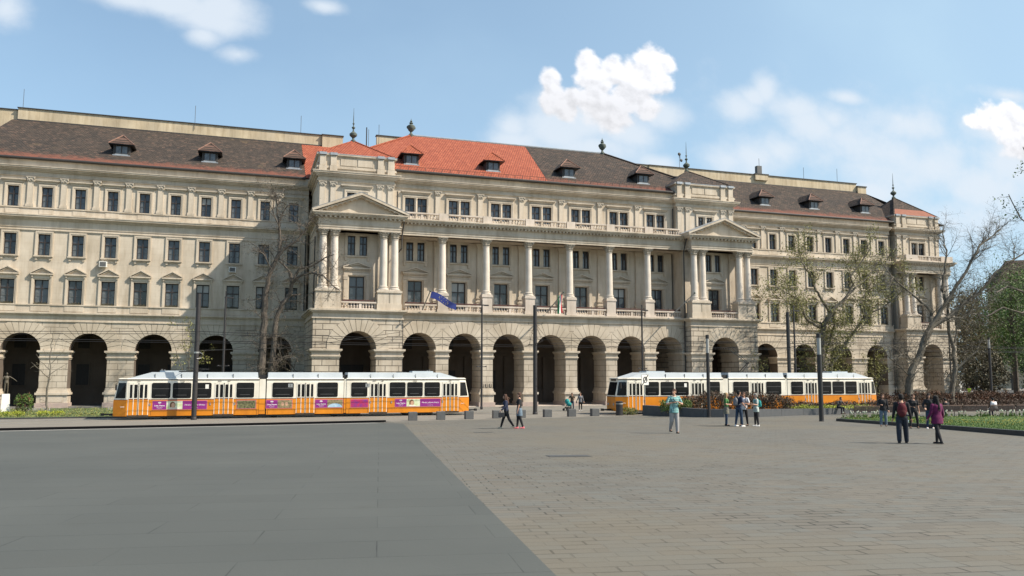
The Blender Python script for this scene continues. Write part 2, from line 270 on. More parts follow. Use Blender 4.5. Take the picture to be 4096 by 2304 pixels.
# ------------------------------------------------------------------ mesh helper
class MB:
    def __init__(s): s.v = []; s.f = []; s.m = []
    def add(s, vs, fs, mi=0):
        o = len(s.v); s.v += [tuple(p) for p in vs]; s.f += [tuple(i+o for i in f) for f in fs]; s.m += [mi]*len(fs)
    def quad(s, a, b, c, d, mi=0): s.add((a, b, c, d), ((0, 1, 2, 3),), mi)
    def box(s, x0, x1, y0, y1, z0, z1, mi=0):
        s.add([(x0, y0, z0), (x1, y0, z0), (x1, y1, z0), (x0, y1, z0), (x0, y0, z1), (x1, y0, z1), (x1, y1, z1), (x0, y1, z1)],
              [(0, 3, 2, 1), (4, 5, 6, 7), (0, 1, 5, 4), (1, 2, 6, 5), (2, 3, 7, 6), (3, 0, 4, 7)], mi)
    def prism(s, poly, y0, y1, mi=0):       # polygon in x,z extruded along y
        n = len(poly); s.add([(x, y0, z) for x, z in poly]+[(x, y1, z) for x, z in poly],
            [tuple(range(n)), tuple(range(2*n-1, n-1, -1))]+[(i, i+n, (i+1) % n+n, (i+1) % n) for i in range(n)], mi)
    def lathe(s, cx, cy, prof, n=12, mi=0, sc=None):
        vs = []; 
        for r, z in prof:
            for k in range(n):
                a = 2*PI*k/n; rr = r*(sc(k, z) if sc else 1); vs.append((cx+rr*math.cos(a), cy+rr*math.sin(a), z))
        fs = [(j*n+k, j*n+(k+1) % n, (j+1)*n+(k+1) % n, (j+1)*n+k) for j in range(len(prof)-1) for k in range(n)]
        fs.append(tuple(range(n-1, -1, -1))); fs.append(tuple((len(prof)-1)*n+k for k in range(n)))
        s.add(vs, fs, mi)
    def tube(s, pts, rad, n=5, mi=0, cap=True):
        pts = [Vector(p) for p in pts]; vs = []; m = len(pts)
        up = Vector((.13, .31, .94))
        for i, p in enumerate(pts):
            d = (pts[min(i+1, m-1)]-pts[max(i-1, 0)])
            if d.length < 1e-9: d = Vector((0, 0, 1))
            d.normalize(); a = d.cross(up)
            if a.length < .05: a = d.cross(Vector((1, 0, 0)))
            a.normalize(); b = d.cross(a); r = rad[i] if not isinstance(rad, (int, float)) else rad
            for k in range(n):
                t = 2*PI*k/n; vs.append(p+a*(r*math.cos(t))+b*(r*math.sin(t)))
        fs = [(j*n+k, j*n+(k+1) % n, (j+1)*n+(k+1) % n, (j+1)*n+k) for j in range(m-1) for k in range(n)]
        if cap and n > 2: fs.append(tuple(range(n-1, -1, -1))); fs.append(tuple((m-1)*n+k for k in range(n)))
        s.add(vs, fs, mi)
    def ball(s, c, r, nu=12, nv=8, mi=0):
        rx, ry, rz = (r, r, r) if isinstance(r, (int, float)) else r
        vs = [(c[0], c[1], c[2]-rz)]
        for j in range(1, nv):
            ph = -PI/2+PI*j/nv
            for k in range(nu): t = 2*PI*k/nu; vs.append((c[0]+rx*math.cos(ph)*math.cos(t), c[1]+ry*math.cos(ph)*math.sin(t), c[2]+rz*math.sin(ph)))
        vs.append((c[0], c[1], c[2]+rz)); top = len(vs)-1
        fs = [(0, 1+(k+1) % nu, 1+k) for k in range(nu)]
        fs += [(1+j*nu+k, 1+j*nu+(k+1) % nu, 1+(j+1)*nu+(k+1) % nu, 1+(j+1)*nu+k) for j in range(nv-2) for k in range(nu)]
        fs += [(top, 1+(nv-2)*nu+k, 1+(nv-2)*nu+(k+1) % nu) for k in range(nu)]
        s.add(vs, fs, mi)
    def mesh(s, name, mats, smooth=False):
        me = bpy.data.meshes.new(name); me.from_pydata(s.v, [], s.f)
        for x in (mats if isinstance(mats, (list, tuple)) else [mats]): me.materials.append(M[x] if isinstance(x, str) else x)
        if max(s.m or [0]) > 0: me.polygons.foreach_set('material_index', s.m)
        if smooth:
            me.polygons.foreach_set('use_smooth', [True]*len(me.polygons))
            if hasattr(me, 'set_sharp_from_angle'): me.set_sharp_from_angle(angle=math.radians(38))
        me.update(); return me

def leaf_cloud(mb, pts, size, rng, n=1, spread=.15, mi=0):
    for p in pts:
        for _ in range(n):
            c = Vector(p)+Vector((rng.gauss(0, spread), rng.gauss(0, spread), rng.gauss(0, spread)))
            a = Vector((rng.uniform(-1, 1), rng.uniform(-1, 1), rng.uniform(-1, 1))).normalized(); b = a.cross(Vector((rng.uniform(-1, 1), rng.uniform(-1, 1), rng.uniform(-1, 1)))).normalized()
            s = size*rng.uniform(.6, 1.35); a *= s; b *= s*.62
            mb.add([c-a, c+b*.9, c+a, c-b*.9], [(0, 1, 2, 3)], mi)
def link(name, me, parent=None, loc=(0, 0, 0), rz=0):
    o = bpy.data.objects.new(name, me); COL.objects.link(o); o.location = loc; o.rotation_euler = (0, 0, rz)
    if parent is not None: o.parent = parent
    return o
def tag(o, label, cat, group=None, kind=None):
    if label: o['label'] = label
    if cat: o['category'] = cat
    if group: o['group'] = group
    if kind: o['kind'] = kind
    return o
def thing(name, label, cat, loc=(0, 0, 0), rz=0, group=None): return tag(link(name, None, None, loc, rz), label, cat, group)
def struct(name, mb, mats, smooth=False):
    o = link(name, mb.mesh(name, mats, smooth)); o['kind'] = 'structure'; return o
def copy_tree(o, parent=None):
    c = o.copy(); COL.objects.link(c); c.parent = parent
    for ch in list(o.children): copy_tree(ch, c)
    return c
def text_mesh(txt, size, m_, bold=0.0, shear=0.0, align='CENTER', ext=.004):
    cu = bpy.data.curves.new('lettering', 'FONT'); cu.body = txt; cu.size = size; cu.extrude = ext; cu.offset = bold; cu.shear = shear
    cu.align_x = align; cu.align_y = 'CENTER'; cu.resolution_u = 3
    o = bpy.data.objects.new('lettering', cu); COL.objects.link(o)
    dg = bpy.context.evaluated_depsgraph_get(); me = bpy.data.meshes.new_from_object(o.evaluated_get(dg))
    bpy.data.objects.remove(o); me.materials.clear(); me.materials.append(M[m_])
    me.transform(Matrix.Rotation(PI/2, 4, 'X')); return me

# ------------------------------------------------------------------ ground
def hcam(x, y):
    x = max(-40, min(60, x))
    if y < 63: return 1.6+.031*max(y, -40)+.01*x*(1-y/63)
    return 3.553
def G(x, y): return CAMZ-hcam(x, y)
def clip(poly, a, b, c):    # keep a*x+b*y<=c
    out = []
    for i in range(len(poly)):
        p, q = poly[i], poly[(i+1) % len(poly)]; dp = a*p[0]+b*p[1]-c; dq = a*q[0]+b*q[1]-c
        if dp <= 0: out.append(p)
        if (dp < 0 < dq) or (dq < 0 < dp):
            t = dp/(dp-dq); out.append((p[0]+(q[0]-p[0])*t, p[1]+(q[1]-p[1])*t))
    return out
def sheet(mb, poly, zo=0.0, step=4.0, mi=0, up=None):
    xs = [p[0] for p in poly]; ys = [p[1] for p in poly]
    def cuts(a, b, brk):
        c = [a]; k = math.floor(a/step)+1
        while k*step < b:
            if -44 <= k*step <= 64: c.append(k*step)
            k += 1
        c += [t for t in brk if a < t < b]; return sorted(set(c+[b]))
    X = cuts(min(xs), max(xs), (-40, 60)); Y = cuts(min(ys), max(ys), (63,))
    for i in range(len(Y)-1):
        row = clip(clip(poly, 0, 1, Y[i+1]), 0, -1, -Y[i])
        if len(row) < 3: continue
        for j in range(len(X)-1):
            c = clip(clip(row, 1, 0, X[j+1]), -1, 0, -X[j])
            if len(c) >= 3:
                mb.add([(x, y, G(x, y)+zo) for x, y in c], [tuple(range(len(c)))], mi)
def divx(y): return 9.35-(49.5-y)*.1553
mb = MB(); sheet(mb, [(-600, -300), (900, -300), (900, 3000), (-600, 3000)], -.03, 8); struct('ground', mb, 'pavepink')
mb = MB(); sheet(mb, [(-90, -60), (divx(-60), -60), (divx(49.5), 49.5), (8.9, 51.6), (-11.9, 47.3), (-90, 31)], 0); struct('plaza_slab_paving', mb, 'slab')
mb = MB(); sheet(mb, [(divx(-60), -60), (120, -60), (120, 59.4), (34, 59.4), (9.4, 54.1), (8.0, 52.15), (8.9, 51.6), (divx(49.5), 49.5)], 0); struct('plaza_block_paving', mb, 'paver')
mb = MB(); sheet(mb, [(-90, 35.9), (-11.9, 50.35), (9.4, 54.1), (34, 59.4), (120, 59.4), (120, 69.3), (-90, 69.3)], -.004); struct('tram_roadway', mb, 'track')
mb = MB()
sheet(mb, [(-90, 33.4), (-11.9, 48.25), (8.0, 52.15), (9.4, 54.1), (-11.9, 50.35), (-90, 35.9)], .004)
struct('water_channel', mb, 'channel')
mb = MB(); sheet(mb, [(-90, 32.5), (-11.9, 47.35), (8.3, 51.45), (8.0, 52.15), (-11.9, 48.25), (-90, 33.4)], .008); struct('channel_edge_paving', mb, 'kerbl')
mb = MB(); sheet(mb, [(8.9, 69.3), (120, 69.3), (120, 80.5), (8.9, 80.5)], .004); struct('pavement', mb, 'pavepink')
mb = MB(); sheet(mb, [(86.0, 80.5), (120, 80.5), (160, 140), (150, 400), (90, 400)], .004); struct('side_road', mb, 'asphalt')

mb = MB(); kp = [(-90, 34.6), (-60, 40.1), (-30, 45.7), (-11.9, 49.1), (-4, 50.7), (4, 52.3), (8.9, 53.3)]
for (xa, ya), (xb, yb_) in zip(kp, kp[1:]):
    A = [(xa, ya), (xb, yb_), (xb, yb_+.35), (xa, ya+.35)]; zz = [G(*q) for q in A]
    mb.add([(A[k][0], A[k][1], zz[k]-.1) for k in range(4)]+[(A[k][0], A[k][1], zz[k]+.12) for k in range(4)], [(0, 1, 5, 4), (1, 2, 6, 5), (2, 3, 7, 6), (3, 0, 4, 7), (4, 5, 6, 7)])
struct('channel_kerb', mb, 'channel')

def track(yc, lab):
    t = thing('tram_track', lab, 'tram track', (0, yc, G(0, yc)))
    for s in (-.7175, .7175):
        m_ = MB(); m_.box(-90, 120, s-.035, s+.035, -.02, .012); m_.box(-90, 120, s+.045, s+.085, -.02, .009, 1)
        link('rail', m_.mesh('rail', ['steel', 'black']), t)
track(67.0, 'embedded tram rails under the tram beside the lawn, farther from the plaza')
track(63.05, 'embedded tram rails under the tram behind the planter, nearer to the plaza')

# lawn strip with shrubs at the far left, behind the tracks
mb = MB(); sheet(mb, [(-60, 69.6), (8.0, 69.6), (8.0, 88.0), (-60, 88.0)], .02); struct('lawn_strip', mb, 'rough')
mb = MB()
for x0, x1 in ((-60, -20), (-20, 8.1)): mb.box(x0, x1, 69.3, 69.6, -.3, -.02)
struct('kerb_strip', mb, 'kerb')

# ------------------------------------------------------------------ the palace-like government building
BR = thing('government_building', 'long cream stone building with arcade, columns and brown and orange tiled roofs behind the trams', 'building', (31, 79.4, -.15))
def part(name, mb, mats, parent=None, smooth=False, label=None):
    """a part of the building whose mesh is written in world coordinates"""
    me = mb.mesh(name, mats, smooth); o = link(name, me, parent or BR, -BR.location if parent is None else (0, 0, 0))
    if label: o['label'] = label
    return o
def fwall(mb, x0, x1, z0, z1, y, depth, rects=(), arches=(), mi=0, ri=None, back=False, seg=18):
    ri = mi if ri is None else ri
    op = [(a, b, c, d) for a, b, c, d in rects]+[(cx-r, cx+r, zb, zs+r) for cx, r, zb, zs in arches]
    xs = sorted(set([x0, x1]+[v for o in op for v in o[:2]])); zs_ = sorted(set([z0, z1]+[v for o in op for v in o[2:]]))
    ys = (y, y+depth) if back else (y,)
    for yy in ys:
        for i in range(len(xs)-1):
            for j in range(len(zs_)-1):
                cx, cz = (xs[i]+xs[i+1])/2, (zs_[j]+zs_[j+1])/2
                if any(a < cx < b and c < cz < d for a, b, c, d in op): continue
                mb.quad((xs[i], yy, zs_[j]), (xs[i+1], yy, zs_[j]), (xs[i+1], yy, zs_[j+1]), (xs[i], yy, zs_[j+1]), mi)
        for cx, r, zb, zs in arches:
            for k in range(seg):
                a, b = PI*k/seg, PI*(k+1)/seg
                pa = (cx-r*math.cos(a), zs+r*math.sin(a)); pb = (cx-r*math.cos(b), zs+r*math.sin(b))
                mb.quad((pa[0], yy, pa[1]), (pb[0], yy, pb[1]), (pb[0], yy, zs+r), (pa[0], yy, zs+r), mi)
    for a, b, c, d in rects:
        y2 = y+depth
        mb.quad((a, y, c), (a, y2, c), (a, y2, d), (a, y, d), ri); mb.quad((b, y, c), (b, y2, c), (b, y2, d), (b, y, d), ri)
        mb.quad((a, y, d), (b, y, d), (b, y2, d), (a, y2, d), ri); mb.quad((a, y, c), (b, y, c), (b, y2, c), (a, y2, c), ri)
    for cx, r, zb, zs in arches:
        y2 = y+depth
        for sx in (-r, r): mb.quad((cx+sx, y, zb), (cx+sx, y2, zb), (cx+sx, y2, zs), (cx+sx, y, zs), ri)
        for k in range(seg):
            a, b = PI*k/seg, PI*(k+1)/seg
            pa = (cx-r*math.cos(a), zs+r*math.sin(a)); pb = (cx-r*math.cos(b), zs+r*math.sin(b))
            mb.quad((pa[0], y, pa[1]), (pb[0], y, pb[1]), (pb[0], y2, pb[1]), (pa[0], y2, pa[1]), ri)
def vouss(mb, cx, r, zs, Rr, y, ztop, n=13, proud=.04, mi=0, ji=1, lim=2.98):
    gap = .022
    def clipz(x, z, x0, z0):
        t = 1.0
        if z > ztop: t = min(t, (ztop-z0)/(z-z0))
        if abs(x-cx) > lim: t = min(t, (lim-abs(x0-cx))/(abs(x-cx)-abs(x0-cx)))
        return (x0+(x-x0)*t, z0+(z-z0)*t)
    for k in range(n):
        a, b = PI*k/n, PI*(k+1)/n
        def ring(a, b, g, y0, y1, mm, rr0):
            st = 4; pin = []; pout = []
            for q in range(st+1):
                t = a+g/rr0+(b-a-2*g/rr0)*q/st; t2 = a+g/Rr+(b-a-2*g/Rr)*q/st
                x0, z0 = cx-rr0*math.cos(t), zs+rr0*math.sin(t); pin.append((x0, z0))
                pout.append(clipz(cx-Rr*math.cos(t2), zs+Rr*math.sin(t2), x0, z0))
            mb.prism(pin+pout[::-1], y0, y1, mm)
        ring(a, b, 0, y-.006, y+.02, ji, r+.004); ring(a, b, gap, y-proud, y-.004, mi, r+.002)
def cornice(mb, x0, x1, yf, yb, steps, el=1, er=1, mi=0):
    for z0, z1, p in steps: mb.box(x0-(p if el else 0), x1+(p if er else 0), yf-p, yb, z0, z1, mi)
def impost(mb, x0, x1, y, depth, zs, mi=0, el=1, er=1):
    for z0, z1, p in ((zs-.16, zs+.02, .26), (zs-.27, zs-.16, .17), (zs-.62, zs-.27, .05), (zs-.72, zs-.62, .13), (zs-.86, zs-.72, .06)):
        mb.box(x0-(p if el else -.003), x1+(p if er else -.003), y-p, y+depth, z0, z1, mi)
def plinth(mb, x0, x1, y, depth, el=1, er=1, mi=0, pk=1):
    for z0, z1, p, m_ in ((-.3, .32, .22, pk), (.32, 1.12, .10, mi), (1.12, 1.34, .24, mi), (1.34, 1.50, .12, mi), (1.5, 1.72, .05, mi)):
        mb.box(x0-(p if el else -.003), x1+(p if er else -.003), y-p, y+depth, z0, z1, m_)

def winmesh(w, h, pairs=1, mull=.35, trans=.66, low=True):
    f = MB(); g = MB(); n = pairs; ww = (w-mull*(n-1))/n
    for k in range(n):
        x0 = -w/2+k*(ww+mull); x1 = x0+ww; t = .075; y0, y1 = .20, .29
        f.box(x0, x0+t, y0, y1, 0, h); f.box(x1-t, x1, y0, y1, 0, h); f.box(x0+t, x1-t, y0, y1, 0, t); f.box(x0+t, x1-t, y0, y1, h-t, h)
        xm = (x0+x1)/2; f.box(xm-.045, xm+.045, y0-.02, y1-.01, t, h-t); f.box(x0+t, xm-.045, y0-.015, y1-.012, h*trans-.05, h*trans+.05); f.box(xm+.045, x1-t, y0-.015, y1-.012, h*trans-.05, h*trans+.05)
        if low:
            for a, b in ((x0+t, xm-.045), (xm+.045, x1-t)): f.box(a, b, y0+.03, y1-.03, h*.33-.016, h*.33+.016, 1)
        g.quad((x0+.02, .27, .02), (x1-.02, .27, .02), (x1-.02, .27, h-.02), (x0+.02, .27, h-.02), 0)
        # curtains standing behind the panes, as narrow light strips
        cw = (x1-x0)
        for a, b in ((x0+.10, x0+.10+cw*.20), (x1-.10-cw*.24, x1-.10)): g.quad((a, .267, .1), (b, .267, .1), (b, .267, h*trans-.04), (a, .267, h*trans-.04), 1)
    return f, g
WT = {}
RW = random.Random(21)
def make_window(kind):
    s = MB()
    if kind == 'W1': w, h, n = 1.0, 2.06, 1
    elif kind == 'W2': w, h, n = 1.1, 2.14, 1
    elif kind == 'W3': w, h, n = 1.3, 2.39, 1
    elif kind == 'L1': w, h, n = 1.52, 2.9, 1
    elif kind == 'L2': w, h, n = 1.96, 1.98, 2
    elif kind == 'T': w, h, n = 2.36, 1.95, 2
    elif kind == 'TP': w, h, n = 1.96, 1.15, 2
    mull = .43 if kind in ('L2', 'TP') else .33
    f, g = winmesh(w, h, n, mull, .62 if h < 2.2 else .64, kind not in ('TP',))
    hw = w/2
    def arch(t, pr, drop=0):   # moulded frame
        s.box(-hw-t, -hw, -pr, .1, -drop, h+t); s.box(hw, hw+t, -pr, .1, -drop, h+t); s.box(-hw, hw, -pr, .1, h, h+t)
        s.box(-hw-t-.05, -hw-t*.55, -pr-.04, .05, -drop, h+t*.55); s.box(hw+t*.55, hw+t+.05, -pr-.04, .05, -drop, h+t*.55); s.box(-hw-t-.05, hw+t+.05, -pr-.04, .05, h+t*.55, h+t+.06)
    def pedim(z, hwid, rise, pr=.32):
        s.box(-hwid+.12, hwid-.12, -.12, .05, z-.45, z-.12); s.box(-hwid, hwid, -pr, .05, z-.10, z+.03); s.box(-hwid+.06, hwid-.06, -pr+.09, .05, z-.17, z-.10)
        for sx in (-1, 1):
            s.prism([(sx*hwid*1.02, z+.03), (sx*hwid*1.02, z+.13), (0, z+rise), (0, z+rise-.12)], -pr, .05)
            s.prism([(sx*(hwid-.25), z+.03), (sx*(hwid-.22), z+.06), (0, z+rise-.16), (0, z+rise-.26)], -pr+.12, .04)
        s.prism([(-hwid*.95, z+.03), (hwid*.95, z+.03), (0, z+rise-.12)], -.03, .05)
    if kind == 'W1':
        arch(.20, .07); s.box(-1.08, 1.08, -.30, .04, 2.66, 2.74); s.box(-1.02, 1.02, -.22, .04, 2.58, 2.66); s.box(-.92, .92, -.10, .04, 2.42, 2.58)
    elif kind == 'W2':
        arch(.20, .07, .02); s.box(-.84, .84, -.24, .05, -.16, -.02); s.box(-.76, .76, -.14, .05, -.24, -.16)
        for sx in (-1, 1): s.box(sx*.62-.10, sx*.62+.10, -.13, .05, -.48, -.24)
        s.prism([(-.52, -.24), (-.4, -.33), (-.15, -.28), (0, -.36), (.15, -.28), (.4, -.33), (.52, -.24)], -.07, .04)
    elif kind == 'W3':
        arch(.20, .08, .06); pedim(2.96, 1.0, .72)
        for sx in (-1, 1): s.box(sx*.82-.07, sx*.82+.07, -.24, .05, 2.62, 2.80)
        rg = random.Random(3); leaf_cloud(s, [(rg.uniform(-.55, .55), -.06, rg.uniform(-.02, .14)) for _ in range(60)], .05, rg, 2, .03, 1); s.box(-.58, .58, -.14, .05, -.06, .04, 1)
    elif kind == 'L1':
        arch(.12, .05)
        for sx in (-1, 1):
            s.box(sx*1.12-.17, sx*1.12+.17, -.16, .05, -.05, h+.02); s.box(sx*1.12-.21, sx*1.12+.21, -.21, .05, h-.30, h-.10); s.box(sx*1.12-.23, sx*1.12+.23, -.24, .05, h-.10, h+.08)
        s.box(-1.30, 1.30, -.18, .05, h+.10, h+.36); pedim(h+.84, 1.38, .62, .36)
        for k in range(-8, 9): s.box(k*.15-.035, k*.15+.035, -.30, .0, h+.58, h+.67)
    elif kind == 'L2':
        arch(.22, .05); s.box(-hw-.32, hw+.32, -.18, .05, -.18, -.04); s.box(-.215, .215, -.03, .26, 0, h)
        for sx in (-1, 1): s.box(sx*1.12-.12, sx*1.12+.12, -.13, .05, -.55, -.18)
    elif kind in ('T', 'TP'):
        arch(.22, .08); mw = mull/2
        s.box(-mw, mw, .02, .26, 0, h); s.lathe(0, -.01, [(.15, 0), (.15, .08), (.11, .14), (.105, h*.5), (.095, h-.3), (.12, h-.26), (.10, h-.22), (.17, h-.06), (.17, h)], 10)
        top = 2.36 if kind == 'T' else 1.62
        s.box(-1.62, 1.62, -.32, .04, top+.18, top+.27); s.box(-1.55, 1.55, -.23, .04, top+.09, top+.18); s.box(-1.45, 1.45, -.11, .04, top-.06, top+.09)
    g2 = MB(); g3 = MB(); nv_ = n; ww_ = (w-mull*(nv_-1))/nv_
    for k in range(nv_):
        x0 = -w/2+k*(ww_+mull); x1 = x0+ww_
        for gg in (g2, g3): gg.quad((x0+.02, .27, .02), (x1-.02, .27, .02), (x1-.02, .27, h-.02), (x0+.02, .27, h-.02), 0)
        g2.quad((x0+.09, .266, h*.66), (x1-.09, .266, h*.66), (x1-.09, .266, h-.1), (x0+.09, .266, h-.1), 1)
        g3.quad((x0+.09, .266, .1), (x0+.09+ww_*.3, .266, .1), (x0+.09+ww_*.22, .266, h*.6), (x0+.09, .266, h*.6), 1)
    WT[kind] = (f.mesh('window', ['frame', 'granite']), [g.mesh('pane', ['glass', 'curt']), g2.mesh('pane', ['glass', 'blind']), g3.mesh('pane', ['glass', 'curt'])], s.mesh('surround', ['plain', 'lf_ivy']))
def window(kind, x, y, z):
    if kind not in WT: make_window(kind)
    a, b, c = WT[kind]; o = link('window', a, BR, Vector((x, y, z))-BR.location); rr_ = RW.random(); link('pane', b[0] if rr_ < .5 else (b[1] if rr_ > .86 else b[2]), o); link('surround', c, o); return o

YW, YA, YL = 90.5, 80.8, 83.6
ZS = 5.48
def flat_ceiling(mb, x0, x1, y0, y1, z, mi): mb.quad((x0, y0, z), (x1, y0, z), (x1, y1, z), (x0, y1, z), mi)
IW = MB()      # windows and doors deep inside the arcade
def inner_open(x, y, z0, z1, w):
    IW.box(x-w/2-.12, x+w/2+.12, y-.05, y+.02, z0-.1, z1+.12, 1); IW.box(x-w/2, x+w/2, y-.08, y-.052, z0, z1, 0)
    IW.box(x-.03, x+.03, y-.11, y-.083, z0, z1, 2)
def wing(xa, xb, first):
    w = MB(); n = 10
    xs = [first+3*i for i in range(n)]
    arches = [(first+1.5+6*k, 1.75, -.3, ZS) for k in range(5)]
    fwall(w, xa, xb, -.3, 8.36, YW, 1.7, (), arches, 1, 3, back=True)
    rects = []
    for x in xs: rects += [(x-.5, x+.5, 19.8, 21.86), (x-.55, x+.55, 14.95, 17.09), (x-.65, x+.65, 10.13, 12.52)]
    fwall(w, xa, xb, 8.36, 24.62, YW, .32, rects, (), 0, 2)
    cornice(w, xa, xb, YW, YW+.3, [(8.33, 8.42, .10), (8.42, 8.50, .05), (8.94, 9.02, .09), (9.02, 9.12, .18), (9.12, 9.25, .30), (9.25, 9.95, .07), (9.95, 10.06, .16)], 0, 0, 2)
    cornice(w, xa, xb, YW, YW+.3, [(17.36, 17.45, .07), (17.45, 17.52, .12), (17.75, 17.80, .07), (18.50, 18.60, .16), (18.60, 18.72, .30), (18.72, 18.88, .52), (18.88, 18.98, .58), (18.98, 19.66, .09), (19.66, 19.77, .18)], 0, 0, 2)
    cornice(w, xa, xb, YW, YW+.3, [(22.88, 22.97, .12), (23.0, 23.12, .08), (23.40, 23.52, .22), (23.52, 23.66, .40), (23.66, 23.80, .58), (23.80, 23.86, .64), (23.86, 24.56, .05), (24.48, 24.62, .12)], 0, 0, 2)
    for x in xs:                                        # dado panels under windows
        w.box(x-.85, x+.85, YW-.11, YW+.1, 9.38, 9.86, 2); w.box(x-.62, x+.62, YW-.12, YW+.1, 19.10, 19.56, 2)
    vm = MB()
    for a in arches: vouss(vm, a[0], a[1], ZS, 3.0, YW, 8.30, 15)
    piers = [xa]+[a[0]+s*1.75 for a in arches for s in (-1, 1)]+[xb]
    for k in range(0, len(piers), 2):
        e0, e1 = (k > 0), (k < len(piers)-2)
        impost(w, piers[k], piers[k+1], YW, 1.7, ZS, 2, e0, e1); plinth(w, piers[k], piers[k+1], YW, 1.7, e0, e1, 2, 4)
        if e0 and e1: w.box(piers[k]+.28, piers[k+1]-.28, YW-.13, YW+.1, .42, 1.02, 2)
    # corridor behind the arches
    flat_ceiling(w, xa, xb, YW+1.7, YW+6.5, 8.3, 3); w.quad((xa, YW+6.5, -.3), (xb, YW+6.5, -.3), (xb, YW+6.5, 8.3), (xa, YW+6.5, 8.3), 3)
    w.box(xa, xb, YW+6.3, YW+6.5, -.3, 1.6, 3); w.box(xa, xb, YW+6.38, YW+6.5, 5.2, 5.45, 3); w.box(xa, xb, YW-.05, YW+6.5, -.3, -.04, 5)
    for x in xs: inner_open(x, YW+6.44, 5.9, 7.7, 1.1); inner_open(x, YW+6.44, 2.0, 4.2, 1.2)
    part('wall', w, ['stucco', 'ashlar', 'plain', 'inner', 'pink', 'pavepink'], label='cream wing wall with small windows over an arcade')
    part('voussoir_rings', vm, ['vous', 'joint'])
    for x in xs:
        window('W1', x, YW, 19.8); window('W2', x, YW, 14.95); window('W3', x, YW, 10.13)
wing(-24.0, 6.1, -22.47); wing(55.9, 86.0, 57.47)

# pilasters of the top floor (shared mesh)
pm = MB()
pm.box(-.36, .36, -.20, .02, 0, .25); pm.box(-.32, .32, -.15, .02, .25, .36); pm.box(-.27, .27, -.12, .02, .36, 2.62); pm.box(-.30, .30, -.15, .02, 2.56, 2.62)
PIL = pm.mesh('pilaster', 'plain')
cp = MB(); 
cp.prism([(-.27, 0), (.27, 0), (.36, .36), (-.36, .36)], -.20, .02); cp.box(-.40, .40, -.26, .02, .36, .44)
for sx in (-1, 1): cp.ball((sx*.31, -.20, .28), (.09, .08, .09), 8, 6); cp.ball((sx*.14, -.20, .12), (.08, .06, .11), 8, 6)
cp.ball((0, -.2, .2), (.08, .06, .12), 8, 6)
PCAP = cp.mesh('capital', 'cap', True)
def pilaster(x, y, z):
    o = link('pilaster', PIL, BR, Vector((x, y, z))-BR.location); link('capital', PCAP, o, (0, 0, 2.62))
for i in range(9):
    for f in (-22.47, 57.47): pilaster(f+1.5+3*i, YW, 19.77)

# free-standing columns (shared mesh): base and shaft, capital as a sub-part
def colmesh(hh, r, n=20):
    c = MB(); c.box(-r*1.36, r*1.36, -r*1.36, r*1.36, 0, .12)
    prof = [(r*1.36, .12), (r*1.38, .2), (r*1.30, .27), (r*1.12, .30), (r*1.10, .36), (r*1.22, .40), (r*1.2, .46), (r*1.04, .50)]
    for k in range(9):
        t = k/8; prof.append((r*(1-.16*t**1.6), .5+(hh-.55)*t))
    prof += [(r*.93, hh-.04), (r*.93, hh), (r*.8, hh)]
    c.lathe(0, 0, prof, n)
    k_ = MB(); H_ = .72; r2 = r*.84
    k_.lathe(0, 0, [(r2*.98, 0), (r2*1.0, .1), (r2*1.30, .20), (r2*1.08, .24), (r2*1.12, .32), (r2*1.48, .44), (r2*1.15, .48), (r2*1.3, .58), (r2*1.6, .66)], 24, 0, lambda k, z: 1+(.10 if (k//2) % 2 == 0 else -.06)*(1 if z > .05 else 0))
    for a in range(4):
        t = PI/4+a*PI/2; x, y = r2*1.62*math.cos(t), r2*1.62*math.sin(t); k_.ball((x, y, .56), (.10, .10, .10), 8, 6)
        t = a*PI/2; k_.ball((r2*1.42*math.cos(t), r2*1.42*math.sin(t), .60), (.07, .07, .07), 8, 6)
    k_.box(-r2*1.62, r2*1.62, -r2*1.62, r2*1.62, .66, .74)
    return c.mesh('column', 'column', True), k_.mesh('capital', 'cap', True)
CM, KM = colmesh(5.22, .40)
def column(x, y, z=11.42):
    o = link('column', CM, BR, Vector((x, y, z))-BR.location); link('capital', KM, o, (0, 0, 5.20))
def balustrade(x0, x1, y, z, h=.78, name='balustrade'):
    b = MB(); b.box(x0, x1, y, y+.30, z, z+.13); b.box(x0, x1, y-.03, y+.33, z+h-.15, z+h); hh = h-.28; zb = z+.13
    n = max(3, int((x1-x0)/.29)); 
    for i in range(n):
        x = x0+(i+.5)*(x1-x0)/n
        if n > 6 and i == n//2: b.box(x-.13, x+.13, y+.02, y+.28, zb, zb+hh); continue
        b.lathe(x, y+.15, [(.07, zb), (.07, zb+.05), (.04, zb+.09), (.095, zb+hh*.38), (.05, zb+hh*.72), (.045, zb+hh*.82), (.07, zb+hh*.9), (.07, zb+hh)], 8)
    return part(name, b, 'ped')

# ---- centre block
cw = MB(); CX = [31+4.75*(i-3) for i in range(7)]
arches = [(x, 1.72, -.3, 5.68) for x in CX]
fwall(cw, 14.7, 47.3, -.3, 8.74, YA, 3.3, (), arches, 1, 6, back=True)
rects = []
for x in CX: rects += [(x-.76, x+.76, 10.08, 12.98), (x-.98, x+.98, 15.11, 17.09), ]
fwall(cw, 14.7, 47.3, 9.3, 17.42, YL, .32, rects, (), 0, 2)
fwall(cw, 14.35, 47.65, 17.3, 24.62, YL, .32, [(x-1.18, x+1.18, 19.92, 21.87) for x in CX], (), 0, 2)
flat_ceiling(cw, 14.5, 47.5, YA+.3, YL, 17.36, 2)
cornice(cw, 14.7, 47.3, YA, YA+.4, [(8.72, 8.82, .12), (8.82, 8.90, .06), (8.90, 9.18, .03), (9.18, 9.27, .16), (9.27, 9.38, .32), (9.38, 9.52, .46)], 0, 0, 2)
cw.box(14.7, 47.3, YA+.3, YL+.02, 9.2, 9.56, 5)                       # balcony floor
